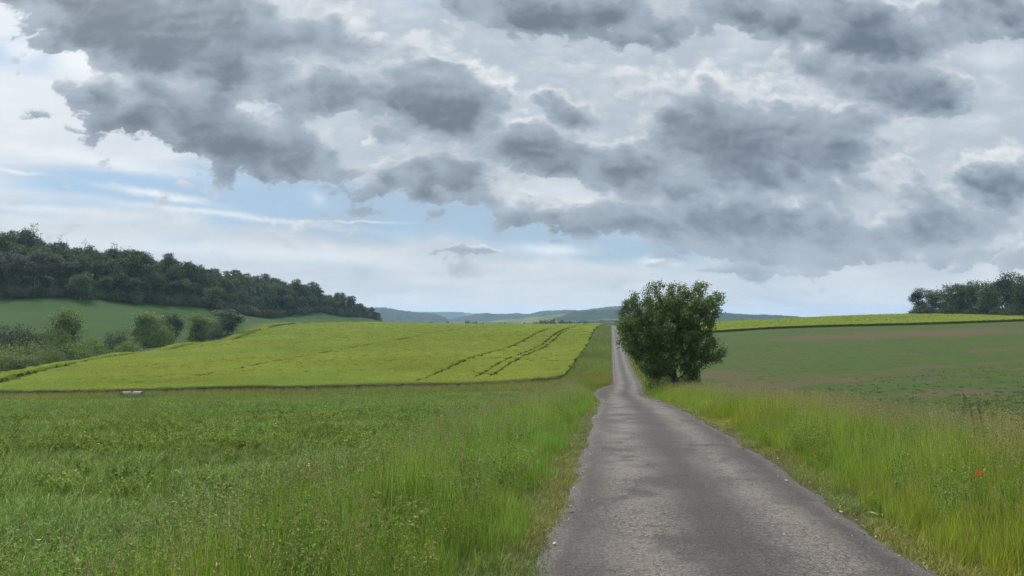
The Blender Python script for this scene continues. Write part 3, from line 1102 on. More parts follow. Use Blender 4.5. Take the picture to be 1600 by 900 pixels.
    scatter('rough_grass', 'tall', on_ground(P), rng.uniform(.75, 1.25, len(P)), tn, .1, kind='stuff',
            label='dull rough grass of the far verges and in front of the barley')
    # flowering stalks
    P = sample([(3, 9, .8), (9, 20, 1.1), (20, 45, 1.5), (45, 75, 1.2)], lambda Y: rl(Y) - 1.9 - 1.1 * sstep(6, 12, Y), lambda Y: rl(Y) - 1.0)
    P = P[vnoise2(P[:, 0] * .5, P[:, 1] * .35, 71, 3) > -.1]
    Pb = sample([(3, 9, 5.0), (9, 20, 6.0), (20, 45, 5), (45, 90, 2)], lambda Y: rr(Y) + 2.0, lambda Y: rr(Y) + 5.2)
    Pb = Pb[rng.random(len(Pb)) < sstep(1.6, 4.2, Pb[:, 0] - rr(Pb[:, 1])) * .9 + .06]
    Pc = sample([(84, 118, 1.5)], lambda Y: -(Y) * .8 - 8, lambda Y: rl(Y) - 4, lambda X, Y: (Y > barley_front(X) - 14) & (Y < barley_front(X) - .5))
    P = np.concatenate([P, Pb, Pc])
    tn = tints(P, 72, .25, .12, .4)
    scatter('flowering_grass', 'stalk', on_ground(P), rng.uniform(.7, 1.05, len(P)), tn, .1, kind='stuff',
            label='tan flowering grass stalks standing above the verges')
    # trodden fringe along the asphalt
    P1 = sample([(1.5, 9, 100), (9, 18, 70), (18, 40, 30), (40, 85, 10)], lambda Y: rl(Y) - 1.2, lambda Y: rl(Y) + .08)
    P2 = sample([(1.5, 9, 120), (9, 18, 84), (18, 40, 34), (40, 85, 10)], lambda Y: rr(Y) - .05, lambda Y: rr(Y) + 1.3)
    P = np.concatenate([P1, P2])
    e = np.maximum(rl(P[:, 1]) - P[:, 0], P[:, 0] - rr(P[:, 1]))
    ok = e + .24 * vnoise2(P[:, 0] * 1.3, P[:, 1] * 1.3, 81, 3) > .04
    P = P[ok]
    tn = tints(P, 82, .25, .2, .8)
    scatter('short_turf', 'turf', on_ground(P), rng.uniform(.6, 1.25, len(P)), tn, .1, kind='stuff',
            label='short yellowish turf fringing both edges of the asphalt')
    # thin crop on the bare field
    P = sample([(14, 45, 3.0), (45, 80, .9)], lambda Y: road_x(Y) + right_edge_soil(Y) + .3, lambda Y: Y * .8 + 6)
    nz = vnoise2(P[:, 0] * .05, P[:, 1] * .13, 91, 4)
    P = P[nz + rng.normal(0, .45, len(P)) > .35]
    sc = rng.uniform(.4, 1.1, len(P))
    scatter('young_crop', 'crop', on_ground(P), sc, tints(P, 92, .25, .1, .2), .1, kind='stuff',
            label='thin young green crop on the bare soil right of the road')
    # loose stones
    P1 = sample([(2, 10, 55), (10, 25, 28), (25, 60, 6)], lambda Y: rl(Y) - .02, lambda Y: rl(Y) + .42)
    P2 = sample([(2, 10, 34), (10, 25, 26), (25, 60, 6)], lambda Y: rr(Y) - .36, lambda Y: rr(Y) + .16)
    P3 = sample([(2, 10, 34), (10, 25, 26), (25, 45, 8)], lambda Y: road_x(Y) - .5, lambda Y: road_x(Y) + .5)
    P4 = sample([(2, 10, 3), (10, 25, 2)], lambda Y: rl(Y), rr)
    P = np.concatenate([P1, P2, P3, P4])
    t = road_t(P[:, 0], P[:, 1])
    z = road_z(P[:, 1]) + .02 - .03 * (np.abs(t) / 1.7) ** 2
    sz = rng.lognormal(math.log(.0075), .38, len(P)) * (1 + P[:, 1] / 60)
    scatter('gravel', 'stone', np.c_[P, z], sz, None, .5, kind='stuff', label='loose grey gravel along the edges and middle of the road')


# ----------------------------------------------------------------------------
# barley
# ----------------------------------------------------------------------------
def barley_mat():
    m, t, out = new_mat('barley')
    P = pos(t)
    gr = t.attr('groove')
    n1 = t.noise(t.v('MULTIPLY', P, (.35, 1.0, 1.0)), .06, 5, .6)
    n2 = t.noise(t.v('MULTIPLY', P, (1.0, .7, 1.0)), 3.0, 5, .7)
    n3 = t.noise(t.v('MULTIPLY', P, (.12, 1.0, 1.0)), .5, 5, .65)
    f = t.m('ADD', t.m('MULTIPLY', n1, .55), t.m('ADD', t.m('MULTIPLY', n2, .35), t.m('MULTIPLY', n3, .3)))
    c = t.mix(t.ss(.40, .80, f), (.066, .084, .010), (.090, .104, .014))
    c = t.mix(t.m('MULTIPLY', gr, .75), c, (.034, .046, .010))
    b = t.bump(t.m('ADD', n2, t.m('MULTIPLY', n3, .6)), 1.0, .35)
    surf(t, out, c, .95, .0, b)
    return m


def crop_field(name, label, X, Y, H, groove, mat, skirt):
    """raised crop: top surface grid plus a skirt down to the soil"""
    nr, nc = X.shape
    g0 = terrain(X, Y)
    Z = g0 + H
    idx = np.arange(nr * nc).reshape(nr, nc)
    Q = [np.stack([idx[:-1, :-1], idx[:-1, 1:], idx[1:, 1:], idx[1:, :-1]], -1).reshape(-1, 4)]
    V = [np.stack([X, Y, Z], -1).reshape(-1, 3)]
    G = [groove.ravel()]
    loop = np.concatenate([idx[0, :], idx[1:, -1], idx[-1, -2::-1], idx[-2:0:-1, 0]])
    base = V[0][loop].copy()
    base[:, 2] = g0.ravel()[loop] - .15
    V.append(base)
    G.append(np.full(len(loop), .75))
    b = nr * nc + np.arange(len(loop))
    Q.append(np.stack([loop, b, np.roll(b, -1), np.roll(loop, -1)], -1)[:, ::1])
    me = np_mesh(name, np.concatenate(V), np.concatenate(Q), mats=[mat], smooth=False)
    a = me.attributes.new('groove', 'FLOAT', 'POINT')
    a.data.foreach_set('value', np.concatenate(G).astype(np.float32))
    return link(name, me, kind='stuff', label=label)


TRAM = [-20.0, -21.9, -29.3, -41.5, -43.2, -68.5]
TRAM_L = [6.6, 7.6, 8.6, 9.6]
HEAD = [11.5, 13.3]                                       # headland pass along the front edge


def build_barley():
    mat = barley_mat()
    # ---- large field left of the road
    cols = []
    def lines(vals):
        out = []
        for v in vals:
            out += [v - .62, v - .36, v + .36, v + .62]
        return out
    tabs = sorted(set(np.round(np.concatenate([np.arange(-9.0, -96, -1.0), lines(TRAM)]), 2)), reverse=True)
    cols += [('a', v) for v in tabs]
    cols += [('f', v) for v in np.linspace(0, 1, 62)[1:]]
    offs = sorted(set(np.round(np.concatenate([np.arange(0, 14, 1.0), lines(TRAM_L)]), 2)), reverse=True)
    cols += [('l', v) for v in offs]
    rows = sorted(set(np.round(np.concatenate([np.arange(0, 40, .8), lines(HEAD), np.arange(40, 130, 1.6), np.arange(130, 540, 5.0)]), 2)))
    nc, nr = len(cols), len(rows)
    X = np.zeros((nr, nc))
    Y = np.zeros((nr, nc))
    for i, rv in enumerate(rows):
        y = 104.0 + rv
        for it in range(3):
            tl = None
            yy = np.full(nc, y) if it == 0 else Y[i]
            tlv = road_t(barley_left(yy), yy)
            tv = np.empty(nc)
            for j, (k, v) in enumerate(cols):
                tv[j] = v if k == 'a' else (-96 + v * (tlv[j] + 14.6 + 96) if k == 'f' else tlv[j] + v)
            # shift of the whole row so it follows the front edge, fading with distance
            x = road_x(yy) + tv / RCOS
            Y[i] = barley_front(x) + rv * (545.0 - barley_front(x)) / 441.0
            X[i] = x
    T_ = road_t(X, Y)
    lo = X - barley_left(Y)
    # rounded corner next to the road
    cr = np.clip((T_ + 9 + 7) / 7, 0, 1)
    Y += (cr ** 3) * 6.0 * np.exp(-np.array(rows)[:, None] / 8)
    H = .80 + .05 * vnoise2(X * .7, Y * .7, 101, 3) + .10 * vnoise2(X * .12, Y * .2, 102, 3)
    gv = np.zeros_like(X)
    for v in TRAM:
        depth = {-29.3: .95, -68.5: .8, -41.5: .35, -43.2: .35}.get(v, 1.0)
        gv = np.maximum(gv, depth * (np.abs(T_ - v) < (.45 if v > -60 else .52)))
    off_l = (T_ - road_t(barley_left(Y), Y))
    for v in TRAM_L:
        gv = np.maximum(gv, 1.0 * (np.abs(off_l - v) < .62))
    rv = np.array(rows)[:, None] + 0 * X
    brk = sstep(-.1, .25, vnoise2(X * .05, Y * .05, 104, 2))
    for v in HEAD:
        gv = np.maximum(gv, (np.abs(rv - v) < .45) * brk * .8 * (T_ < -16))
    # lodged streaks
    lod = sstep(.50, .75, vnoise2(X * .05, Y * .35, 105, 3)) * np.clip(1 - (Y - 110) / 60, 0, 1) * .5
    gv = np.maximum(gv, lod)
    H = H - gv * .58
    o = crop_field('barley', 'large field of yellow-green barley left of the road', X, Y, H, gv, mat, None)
    # standing ears over the whole field
    f = lambda P: None
    n0 = 42000
    i = rng.random(n0) ** 1.9 * (nr - 2)
    j = rng.random(n0) * (nc - 2)
    ii, jj = i.astype(int), j.astype(int)
    fx, fy = j - jj, i - ii
    bil = lambda A: (A[ii, jj] * (1 - fx) + A[ii, jj + 1] * fx) * (1 - fy) + (A[ii + 1, jj] * (1 - fx) + A[ii + 1, jj + 1] * fx) * fy
    xx, yy, hh, gg = bil(X), bil(Y), bil(H), bil(gv)
    tp_ = road_t(xx, yy)
    sc_ = np.clip(.75 + yy / 420, .8, 1.6)
    ok = gg < .15
    for v in TRAM:
        ok &= np.abs(tp_ - v) > (.41 + .33 * sc_) * (.55 if v in (-41.5, -43.2) else 1)
    ol_ = tp_ - road_t(barley_left(yy), yy)
    for v in TRAM_L:
        ok &= np.abs(ol_ - v) > .50 + .45 * sc_
    P = np.c_[xx, yy][ok]
    # plus a dense row at the front edge
    je = rng.random(2600) * (nc - 2)
    jx = je.astype(int)
    xe = X[0, jx] + (X[0, jx + 1] - X[0, jx]) * (je - jx)
    ye = Y[0, jx] + (Y[0, jx + 1] - Y[0, jx]) * (je - jx) + rng.random(2600) * 2.5
    hE = .72
    PP = np.r_[np.c_[P, terrain(P[:, 0], P[:, 1]) + hh[ok] - .08], np.c_[xe, ye, terrain(xe, ye) + hE]]
    sc = np.r_[np.clip(.75 + P[:, 1] / 420, .8, 1.6), np.full(2600, .75) * rng.uniform(.6, 1.3, 2600)] * rng.uniform(.8, 1.15, len(PP))
    hs = np.clip(1.0 - PP[:, 1] / 1500, .7, 1)
    scatter('barley_ears', 'barley', PP, sc, tints(PP, 106, .16, .10, .06), .06, parent=o, hscl=hs, kind='stuff')

    # ---- strip of barley on the right skyline
    us = np.linspace(0, 1, 150)
    rw = np.concatenate([np.arange(0, 20, 1.5), np.arange(20, 200, 5.0)])
    XL = lambda Y: road_x(Y) + 9
    X = np.zeros((len(rw), len(us)))
    Y = np.zeros_like(X)
    for i, v in enumerate(rw):
        yy = np.full(len(us), 262 + v)
        for it in range(3):
            X[i] = XL(yy) + us * (yy * .50 + 58 - XL(yy) + (yy - 262) * .2)
            yy = RB_FRONT(X[i]) + v
        Y[i] = yy
    H = .85 + .06 * vnoise2(X * .5, Y * .5, 111, 3) + .1 * vnoise2(X * .08, Y * .2, 112, 3)
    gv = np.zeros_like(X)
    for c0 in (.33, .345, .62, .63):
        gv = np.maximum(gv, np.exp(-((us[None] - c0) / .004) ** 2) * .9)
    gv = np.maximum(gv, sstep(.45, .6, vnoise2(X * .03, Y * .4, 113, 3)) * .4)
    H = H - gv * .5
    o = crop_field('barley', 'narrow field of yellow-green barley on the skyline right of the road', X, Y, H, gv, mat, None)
    n0 = 8000
    i = rng.random(n0) ** 1.6 * (len(rw) - 2)
    j = rng.random(n0) * (len(us) - 2)
    ii, jj = i.astype(int), j.astype(int)
    P = np.c_[X[ii, jj] + rng.normal(0, .6, n0), Y[ii, jj] + rng.random(n0) * 2, ]
    PP = np.c_[P, terrain(P[:, 0], P[:, 1]) + .72]
    scatter('barley_ears', 'barley', PP, rng.uniform(1.0, 1.6, n0), tints(PP, 116, .16, .1, .05), .06, parent=o, hscl=np.full(n0, .6), kind='stuff')


# ----------------------------------------------------------------------------
# trees
# ----------------------------------------------------------------------------
def tube(acc, pts, rad, sides=7, mi=0):
    pts = np.asarray(pts, dtype=float)
    n = len(pts)
    d = np.gradient(pts, axis=0)
    d /= np.linalg.norm(d, axis=1, keepdims=True) + 1e-9
    ref = np.where(np.abs(d[:, 2:3]) > .9, np.array([[1., 0, 0]]), np.array([[0, 0, 1.]]))
    a = np.cross(d, ref)
    a /= np.linalg.norm(a, axis=1, keepdims=True) + 1e-9
    b = np.cross(d, a)
    ang = np.arange(sides) / sides * 2 * math.pi
    V = pts[:, None] + np.asarray(rad)[:, None, None] * (np.cos(ang)[None, :, None] * a[:, None] + np.sin(ang)[None, :, None] * b[:, None])
    V = V.reshape(-1, 3)
    i = (np.arange(n - 1) * sides)[:, None]
    k = np.arange(sides)[None]
    Q = np.stack([i + k, i + (k + 1) % sides, i + sides + (k + 1) % sides, i + sides + k], -1).reshape(-1, 4)
    acc.add(V, Q, mi)


def bark_mat(name, a, b, scale=6.0):
    m, t, out = new_mat(name)
    co = t.n.new('ShaderNodeTexCoord').outputs['Object']
    n = t.noise(t.v('MULTIPLY', co, (1, 1, .25)), scale, 5, .65)
    surf(t, out, t.mix(t.ss(.3, .7, n), a, b), .9, .2, t.bump(n, .8, .05))
    return m


def colonise(g, attr, start, steps=120, seg=.35, infl=3.0, kill=.6, init=None):
    """space colonisation: returns node positions and parents"""
    nodes = [np.array(p, dtype=float) for p in init]
    par = [-1] + list(range(len(init) - 1))
    A = attr.copy()
    for it in range(steps):
        if len(A) == 0:
            break
        N = np.array(nodes)
        d2 = ((A[:, None] - N[None]) ** 2).sum(-1)
        near = d2.argmin(1)
        dm = np.sqrt(d2.min(1))
        act = dm < (infl if it > 15 else 50)
        new = []
        for k in np.unique(near[act]):
            v = A[act & (near == k)] - N[k]
            v /= np.linalg.norm(v, axis=1, keepdims=True) + 1e-9
            v = v.sum(0) + g.normal(0, .25, 3)
            v /= np.linalg.norm(v) + 1e-9
            p = N[k] + v * seg
            new.append((p, int(k)))
        if not new:
            break
        for p, k in new:
            nodes.append(p)
            par.append(k)
        N2 = np.array([p for p, _ in new])
        d2 = ((A[:, None] - N2[None]) ** 2).sum(-1).min(1)
        A = A[d2 > kill * kill]
    return np.array(nodes), np.array(par)


def limbs_mesh(name, nodes, par, mat, r_tip=.012, expo=2.4, r_max=.3, flare=1.25):
    n = len(nodes)
    r = np.zeros(n)
    kids = [[] for _ in range(n)]
    for i in range(1, n):
        kids[par[i]].append(i)
    for i in range(n - 1, -1, -1):
        r[i] = r_tip if not kids[i] else sum(r[k] ** expo for k in kids[i]) ** (1 / expo)
    r = r_tip + (r - r_tip) * (r_max - r_tip) / max(r[0] - r_tip, 1e-6)
    r = np.minimum(r, r_max)
    r[r < r_tip] = r_tip
    acc = Acc()
    done = set()
    starts = [0]
    while starts:
        s = starts.pop()
        chain = [s] if par[s] < 0 else [par[s], s]
        cur = s
        while kids[cur]:
            ks = sorted(kids[cur], key=lambda k: -r[k])
            starts += ks[1:]
            cur = ks[0]
            chain.append(cur)
        rr = r[chain].copy()
        if par[s] >= 0:
            rr[0] = rr[1]
        if par[s] < 0:
            z = nodes[chain][:, 2]
            rr = rr * (1 + (flare - 1) * np.exp(-np.maximum(z - z[0], 0) / .35))
        if len(chain) > 1:
            tube(acc, nodes[chain], rr, 8 if rr.max() > .06 else (5 if rr.max() > .02 else 3))
    return acc.mesh(name, [mat]), r, kids


def build_cherry():
    g = np.random.default_rng(21)
    D = 66.0
    bx, by, _ = at(1056, 600, D)
    bz = float(terrain(np.array([bx]), np.array([by]))[0])
    k = D / F                                             # metres per photo pixel at the tree

    def pt(px, row, dep):
        x, y, z = at(px, row, D + dep)
        return np.array([x - bx, y - by, z - bz])
    # crown envelope: a union of ellipsoids (photo px, row, depth, radii in m)
    E = [(1045, 505, 0, 3.3, 3.2, 2.3, 380), (1010, 505, .3, 2.3, 2.4, 1.9, 170), (1075, 500, -.2, 2.4, 2.6, 2.1, 190), (1085, 535, 0, 1.7, 2.0, 1.5, 80),
         (1018, 555, .2, 1.6, 2.0, 1.6, 80), (1045, 478, 0, 2.6, 2.2, 1.2, 140), (985, 520, 0, 1.1, 1.4, 1.6, 60), (1078, 572, .3, .9, 1.2, 1.2, 40), (1030, 580, .2, 1.3, 1.5, .8, 45),
         (1095, 482, 0, 1.7, 1.8, 1.2, 70), (1115, 548, 0, 1.1, 1.2, .8, 26), (1050, 560, -1.0, 1.8, 1.0, 1.1, 90), (1028, 572, -.6, 1.4, 1.1, .9, 60), (1072, 556, -.9, 1.3, 1.1, 1.1, 60), (1012, 530, -.8, 1.7, 1.2, 1.3, 60), (1000, 542, .2, 1.6, 1.5, 1.4, 70), (1090, 560, .2, 1.2, 1.3, .9, 36), (1072, 470, 0, 1.9, 1.6, 1.1, 60), (979, 516, .2, 1.1, 1.3, 1.3, 44)]
    A = []
    for px, row, dep, rx, ry, rz, n in E:
        v = g.normal(0, 1, (n, 3))
        v /= np.linalg.norm(v, axis=1, keepdims=True)
        v *= (g.random((n, 1)) ** .45)
        A.append(pt(px, row, dep) + v * np.array([rx, ry, rz]))
    # separate thin twigs that stick out above and to the right
    tw = [(1012, 444), (1022, 452), (1035, 447), (1050, 443), (1064, 442), (1075, 448), (1090, 444), (1105, 443), (1097, 455), (1112, 456), (1120, 468), (1133, 462), (1126, 480), (1118, 490), (998, 457),
          (1122, 556), (1134, 552), (1136, 545), (1128, 562), (1110, 570), (968, 540), (976, 548), (965, 500), (985, 470), (1100, 470), (1128, 470), (1105, 500), (1030, 443), (1043, 445), (1057, 446), (1070, 443), (1082, 450), (1098, 447), (1115, 464), (1108, 478), (1124, 474), (1116, 500), (1132, 470), (1016, 450), (1004, 454)]
    A.append(np.array([pt(a, b, g.normal(0, 1.0)) for a, b in tw]))
    A = np.concatenate(A)
    A = A[A[:, 2] > .55]
    trunk = [(0, 0, -.25), (0, 0, .25), (.03, 0, .6), (.02, .02, .95), (-.06, 0, 1.3), (-.16, .05, 1.65), (-.2, .08, 2.0)]
    nodes, par = colonise(g, A, None, 140, .28, 2.2, .42, trunk)
    bark = bark_mat('cherry_bark', (.030, .026, .022), (.095, .085, .072))
    me, r, kids = limbs_mesh('trunk', nodes, par, bark, .012, 2.3, .27)
    root = thing('cherry_tree', 'large dark leafy cherry tree at the right edge of the road', 'tree', (bx, by, bz))
    link('trunk', me, root)
    # leaves hang in drooping clusters along the thin twigs
    thin = np.array([i for i in range(1, len(nodes)) if r[i] < .040 and nodes[i][2] > .5])
    ends = np.array([i for i in range(1, len(nodes)) if not kids[i]])
    acc = Acc()
    C = nodes[np.repeat(thin, 58)] + g.normal(0, .20, (len(thin) * 58, 3))
    leaves(acc, g, C, (.11, .21), 0, -.25, .56, droop=.35)
    C = nodes[np.repeat(ends, 16)] + g.normal(0, .11, (len(ends) * 16, 3)) * np.array([1, 1, 1.2]) - np.array([0, 0, .05])
    leaves(acc, g, C, (.11, .20), 0, -.2, .52, droop=.4)
    mat = leaf_mat('cherry_leaves', (.026, .060, .010), (.068, .118, .021), (.10, .145, .035), .28, .42, .5, 1.1, tcol=(.10, .17, .02))
    link('crown', acc.mesh('crown', [mat]), root)
    print('cherry', len(nodes), len(acc.F[0]) + len(acc.F[1]))


# generic broadleaf trees seen from far away -------------------------------------
def far_tree_meshes(seed, h, rx, cb, leafmat, bark, n_clump=70, per=52, leaf=(.35, .7), lobes=7, spars=1.0, trunk_r=.25, top=1.0):
    """crown of leaf clumps over uneven lobes, trunk with limbs; base at the origin"""
    g = np.random.default_rng(seed)
    ch = h - cb
    lob = []
    for i in range(lobes):
        a = g.random() * 6.283
        rr = rx * g.uniform(.15, .62)
        z = cb + ch * (.12 + .68 * (i + g.random()) / lobes)
        s = rx * g.uniform(.34, .60) * (1.0 - .25 * abs((z - cb) / ch - .45))
        lob.append((np.array([rr * math.cos(a), rr * math.sin(a), z]), s))
    lob.append((np.array([g.normal(0, .1) * rx, g.normal(0, .1) * rx, h - rx * .55]), rx * .55 * top))
    acc = Acc()
    for i in range(n_clump):
        c, s = lob[g.integers(0, len(lob))]
        v = g.normal(0, 1, 3)
        v /= np.linalg.norm(v)
        v[2] = abs(v[2]) * .9 if g.random() < .6 else v[2]
        p = c + v * s * g.uniform(.6, 1.05) * np.array([1, 1, .85])
        p[2] = min(max(p[2], cb * .6), h)
        k = int(per * g.uniform(.6, 1.3) * spars)
        cs = rx * g.uniform(.11, .20)
        C = p + g.normal(0, 1, (k, 3)) * np.array([cs, cs, cs * .62])
        leaves(acc, g, C, leaf, 0, .25, .75)
    crown = acc.mesh('crown', [leafmat])
    acc = Acc()
    zz = np.linspace(0, h * .78, 8)
    px = np.cumsum(g.normal(0, .1, 8)) * (zz > 0)
    py = np.cumsum(g.normal(0, .1, 8)) * (zz > 0)
    tube(acc, np.c_[px, py, zz - .3], trunk_r * (1 - zz / h * .9) * np.where(zz < .1, 1.3, 1), 7)
    for c, s in lob:
        q = g.integers(2, 6)
        st = np.array([px[q], py[q], zz[q] - .3])
        mid = (st + c) / 2 + np.array([0, 0, -.06 * h])
        tube(acc, [st, mid, c, c + (c - mid) * .5], [trunk_r * .45, trunk_r * .3, trunk_r * .16, .02], 5)
    trunk = acc.mesh('trunk', [bark])
    return trunk, crown


def bare_tree_meshes(seed, h, leafmat, bark, n_leaf=350):
    """half-dead tree: pale forked limbs, few leaves"""
    g = np.random.default_rng(seed)
    A = g.normal(0, 1, (150, 3))
    A /= np.linalg.norm(A, axis=1, keepdims=True)
    A = A * (g.random((150, 1)) ** .5) * np.array([h * .16, h * .16, h * .27]) + np.array([0, 0, h * .74])
    init = [(0, 0, -.3)] + [(g.normal(0, .12), g.normal(0, .12), z) for z in np.linspace(1, h * .5, 7)]
    nodes, par = colonise(g, A, None, 60, h * .032, h * .2, h * .04, init)
    me, r, kids = limbs_mesh('trunk', nodes, par, bark, .045, 2.3, .26)
    ends = np.array([i for i in range(1, len(nodes)) if not kids[i]])
    acc = Acc()
    k = max(1, n_leaf // len(ends))
    C = nodes[np.repeat(ends, k)] + g.normal(0, .38, (len(ends) * k, 3))
    leaves(acc, g, C, (.25, .5), 0, .2, .7)
    return me, acc.mesh('crown', [leafmat])


def bush_meshes(seed, h, rx, leafmat, bark, n=60, per=46, leaf=(.16, .34), white=None):
    g = np.random.default_rng(seed)
    acc = Acc()
    for i in range(n):
        a = g.random() * 6.283
        rr = rx * math.sqrt(g.random())
        env = h * math.sqrt(max(.05, 1 - (rr / rx) ** 2)) * g.uniform(.75, 1.08)
        z = env * (g.random() ** .55)
        cs = rx * g.uniform(.10, .20)
        k = int(per * g.uniform(.6, 1.3))
        C = np.array([rr * math.cos(a), rr * math.sin(a), z]) + g.normal(0, 1, (k, 3)) * np.array([cs, cs, cs * .7])
        C[:, 2] = np.maximum(C[:, 2], .03)
        leaves(acc, g, C, leaf, 0, .3, .65)
        if white is not None and z > env * .8:
            leaves(acc, g, C[:10] + np.array([0, 0, cs * .6]), (.12, .25), 1, .6, .9)
    crown = acc.mesh('crown', [leafmat] + ([white] if white else []))
    acc = Acc()
    for i in range(6):
        a = g.random() * 6.283
        e = np.array([math.cos(a) * rx * .5, math.sin(a) * rx * .5, h * .7])
        tube(acc, [(0, 0, -.2), e * np.array([.3, .3, .45]), e], [.09, .06, .02], 5)
    return acc.mesh('stems', [bark]), crown


def place(name, meshes, label, cat, loc, rz, sc, group=None, partname='trunk'):
    o = thing(name, label, cat, loc, rz, sc, group)
    link(partname, meshes[0], o)
    link('crown', meshes[1], o)
    return o


def gz(x, y):
    return float(terrain(np.array([x]), np.array([y]))[0])


def build_woods():
    g = np.random.default_rng(77)
    bark = bark_mat('grey_bark', (.055, .050, .045), (.13, .12, .105), 2.0)
    pale = bark_mat('pale_bark', (.10, .098, .09), (.19, .185, .17), 2.0)
    dk = leaf_mat('wood_leaves', (.012, .027, .008), (.054, .086, .022), None, .22, .6, .25, .10)
    md = leaf_mat('lighter_wood_leaves', (.034, .062, .016), (.075, .108, .028), None, .25, .6, .25, .15)
    gy = leaf_mat('greyish_leaves', (.050, .066, .044), (.085, .100, .066), None, .25, .6, .25, .15)
    kinds = [far_tree_meshes(200 + i, 1.0 * hh, rx, cb, dk, bark, nc, 46, (.45, .85), lb)
             for i, (hh, rx, cb, nc, lb) in enumerate([(21, 6.4, 1, 150, 11), (23, 6.0, 2, 150, 11), (19, 6.8, 0, 150, 11), (22, 5.6, 2, 140, 10), (17, 6.0, -1, 140, 10), (24, 5.8, 3, 140, 11)])]
    light = [far_tree_meshes(230 + i, hh, rx, cb, md, bark, 110, 46, (.45, .85), 9) for i, (hh, rx, cb) in enumerate([(16, 7.2, 1.5), (18, 5.6, 3)])]
    md2 = leaf_mat('mixed_wood_leaves', (.024, .050, .010), (.072, .110, .024), None, .22, .6, .2, .12)
    mixed = [far_tree_meshes(224 + i, hh, rx, cb, md2, bark, 140, 46, (.45, .85), 11) for i, (hh, rx, cb) in enumerate([(20, 6.2, 1), (18, 6.6, 0), (22, 5.4, 2)])]
    grey = [far_tree_meshes(240 + i, hh, rx, cb, gy, pale, 60, 36, (.4, .75), 6, .8) for i, (hh, rx, cb) in enumerate([(19, 4.4, 8), (20, 4.0, 9)])]
    bare = [bare_tree_meshes(250 + i, 25 - i, dk, bark, nl) for i, nl in enumerate([420, 260, 60])]
    under = [bush_meshes(260 + i, 6.5, 4.6, [dk, md, gy][i % 3], bark, 60, 40, (.35, .7)) for i in range(4)]
    GRP = 'trees of the wood on the left slope'
    # edge of the wood: (photo px, distance)
    ed = np.array([(-190, 342), (-100, 345), (0, 350), (100, 372), (200, 400), (300, 440), (380, 500), (430, 560), (500, 640), (560, 712), (596, 765)], dtype=float)
    ex, ey = (ed[:, 0] - 800) / F * ed[:, 1], ed[:, 1]
    s = np.r_[0, np.cumsum(np.hypot(np.diff(ex), np.diff(ey)))]
    cnt = 0
    rows = [(0, 7.6), (10, 8.4), (21, 9.5), (34, 10.5), (50, 11), (70, 12), (95, 13)]
    for ri, (dep, sp) in enumerate(rows):
        q = g.random() * sp
        while q < s[-1]:
            x0, y0 = np.interp(q, s, ex), np.interp(q, s, ey)
            k = np.searchsorted(s, q) if q > 0 else 1
            k = min(max(k, 1), len(s) - 1)
            dx, dy = ex[k] - ex[k - 1], ey[k] - ey[k - 1]
            L = math.hypot(dx, dy)
            nx, ny = -dy / L, dx / L                      # away from the meadow
            jit = g.normal(0, 1.6, 2)
            x, y = x0 + nx * (dep + 4) + jit[0], y0 + ny * (dep + 4) + jit[1]
            # the wood thins out to its tip on the right
            frac = q / s[-1]
            u = x / y
            if (frac > .93 and dep > 30) or (frac > .97 and dep > 12):
                q += sp
                continue
            size = g.uniform(.82, 1.12) * (1.0 - .30 * sstep(.70, 1.0, frac)) * (.72 if dep == 0 else 1)
            pxl = 800 + F * u
            if 60 < pxl < 172:
                size *= .88
            if pxl < 120 and dep in (10, 21) and g.random() < .5:
                place('pale_trunk_tree', grey[cnt % 2], 'grey-leaved tree with bare pale trunk in the wood at far left', 'tree', (x, y, gz(x, y)), g.random() * 6.28, size * .95, 'pale-trunked trees in the wood')
            else:
                k = kinds[4] if dep == 0 and g.random() < .5 else kinds[g.integers(0, len(kinds))]
                v = g.random()
                if v < .08:
                    k = light[1]
                elif v < .36:
                    k = mixed[g.integers(0, 3)]
                place('forest_tree', k, 'dark green broadleaf tree packed into the wood on the left slope', 'tree', (x, y, gz(x, y)), g.random() * 6.28, (size * g.uniform(.9, 1.1), size * g.uniform(.9, 1.1), size), GRP)
            cnt += 1
            q += sp * g.uniform(.8, 1.25)
    q = 0
    ub = 0
    while q < s[-1]:
        x, y = np.interp(q, s, ex) + g.normal(0, .8), np.interp(q, s, ey) + g.normal(0, .8)
        place('forest_shrub', under[g.integers(0, 4)], 'low dark shrub at the foot of the wood beside the meadow', 'shrub', (x, y, gz(x, y)), g.random() * 6.28, g.uniform(.6, 1.15) * (1 - .4 * sstep(.75, 1, q / s[-1])), 'shrubs along the edge of the wood', 'stems')
        ub += 1
        q += 5.6 * g.uniform(.7, 1.3)
    print('forest', cnt, ub)
    # single trees one can pick out
    for px, toprow, d, k, lb in [(52, 345, 425, 0, 'tall thin-crowned tree standing highest above the wood at far left'), (95, 368, 430, 1, 'half-bare tree with short spread branches above the wood, right of the tallest'),
                                 (133, 371, 440, 2, 'leafless tree with bare upright twigs above the left wood'), (180, 376, 452, 0, 'see-through tree with rounded open crown above the middle of the wood'),
                                 (204, 385, 458, 1, 'ragged half-bare tree just right of the open-crowned one'), (421, 427, 610, 0, 'small tuft-topped tree above the right half of the wood')]:
        x, y, zt = at(px, toprow, d)
        z0 = gz(x, y)
        hgt = 25 - k
        place('bare_tree', bare[k], lb, 'tree', (x, y, z0), g.random() * 6.28, max(.5, (zt - z0) / hgt))
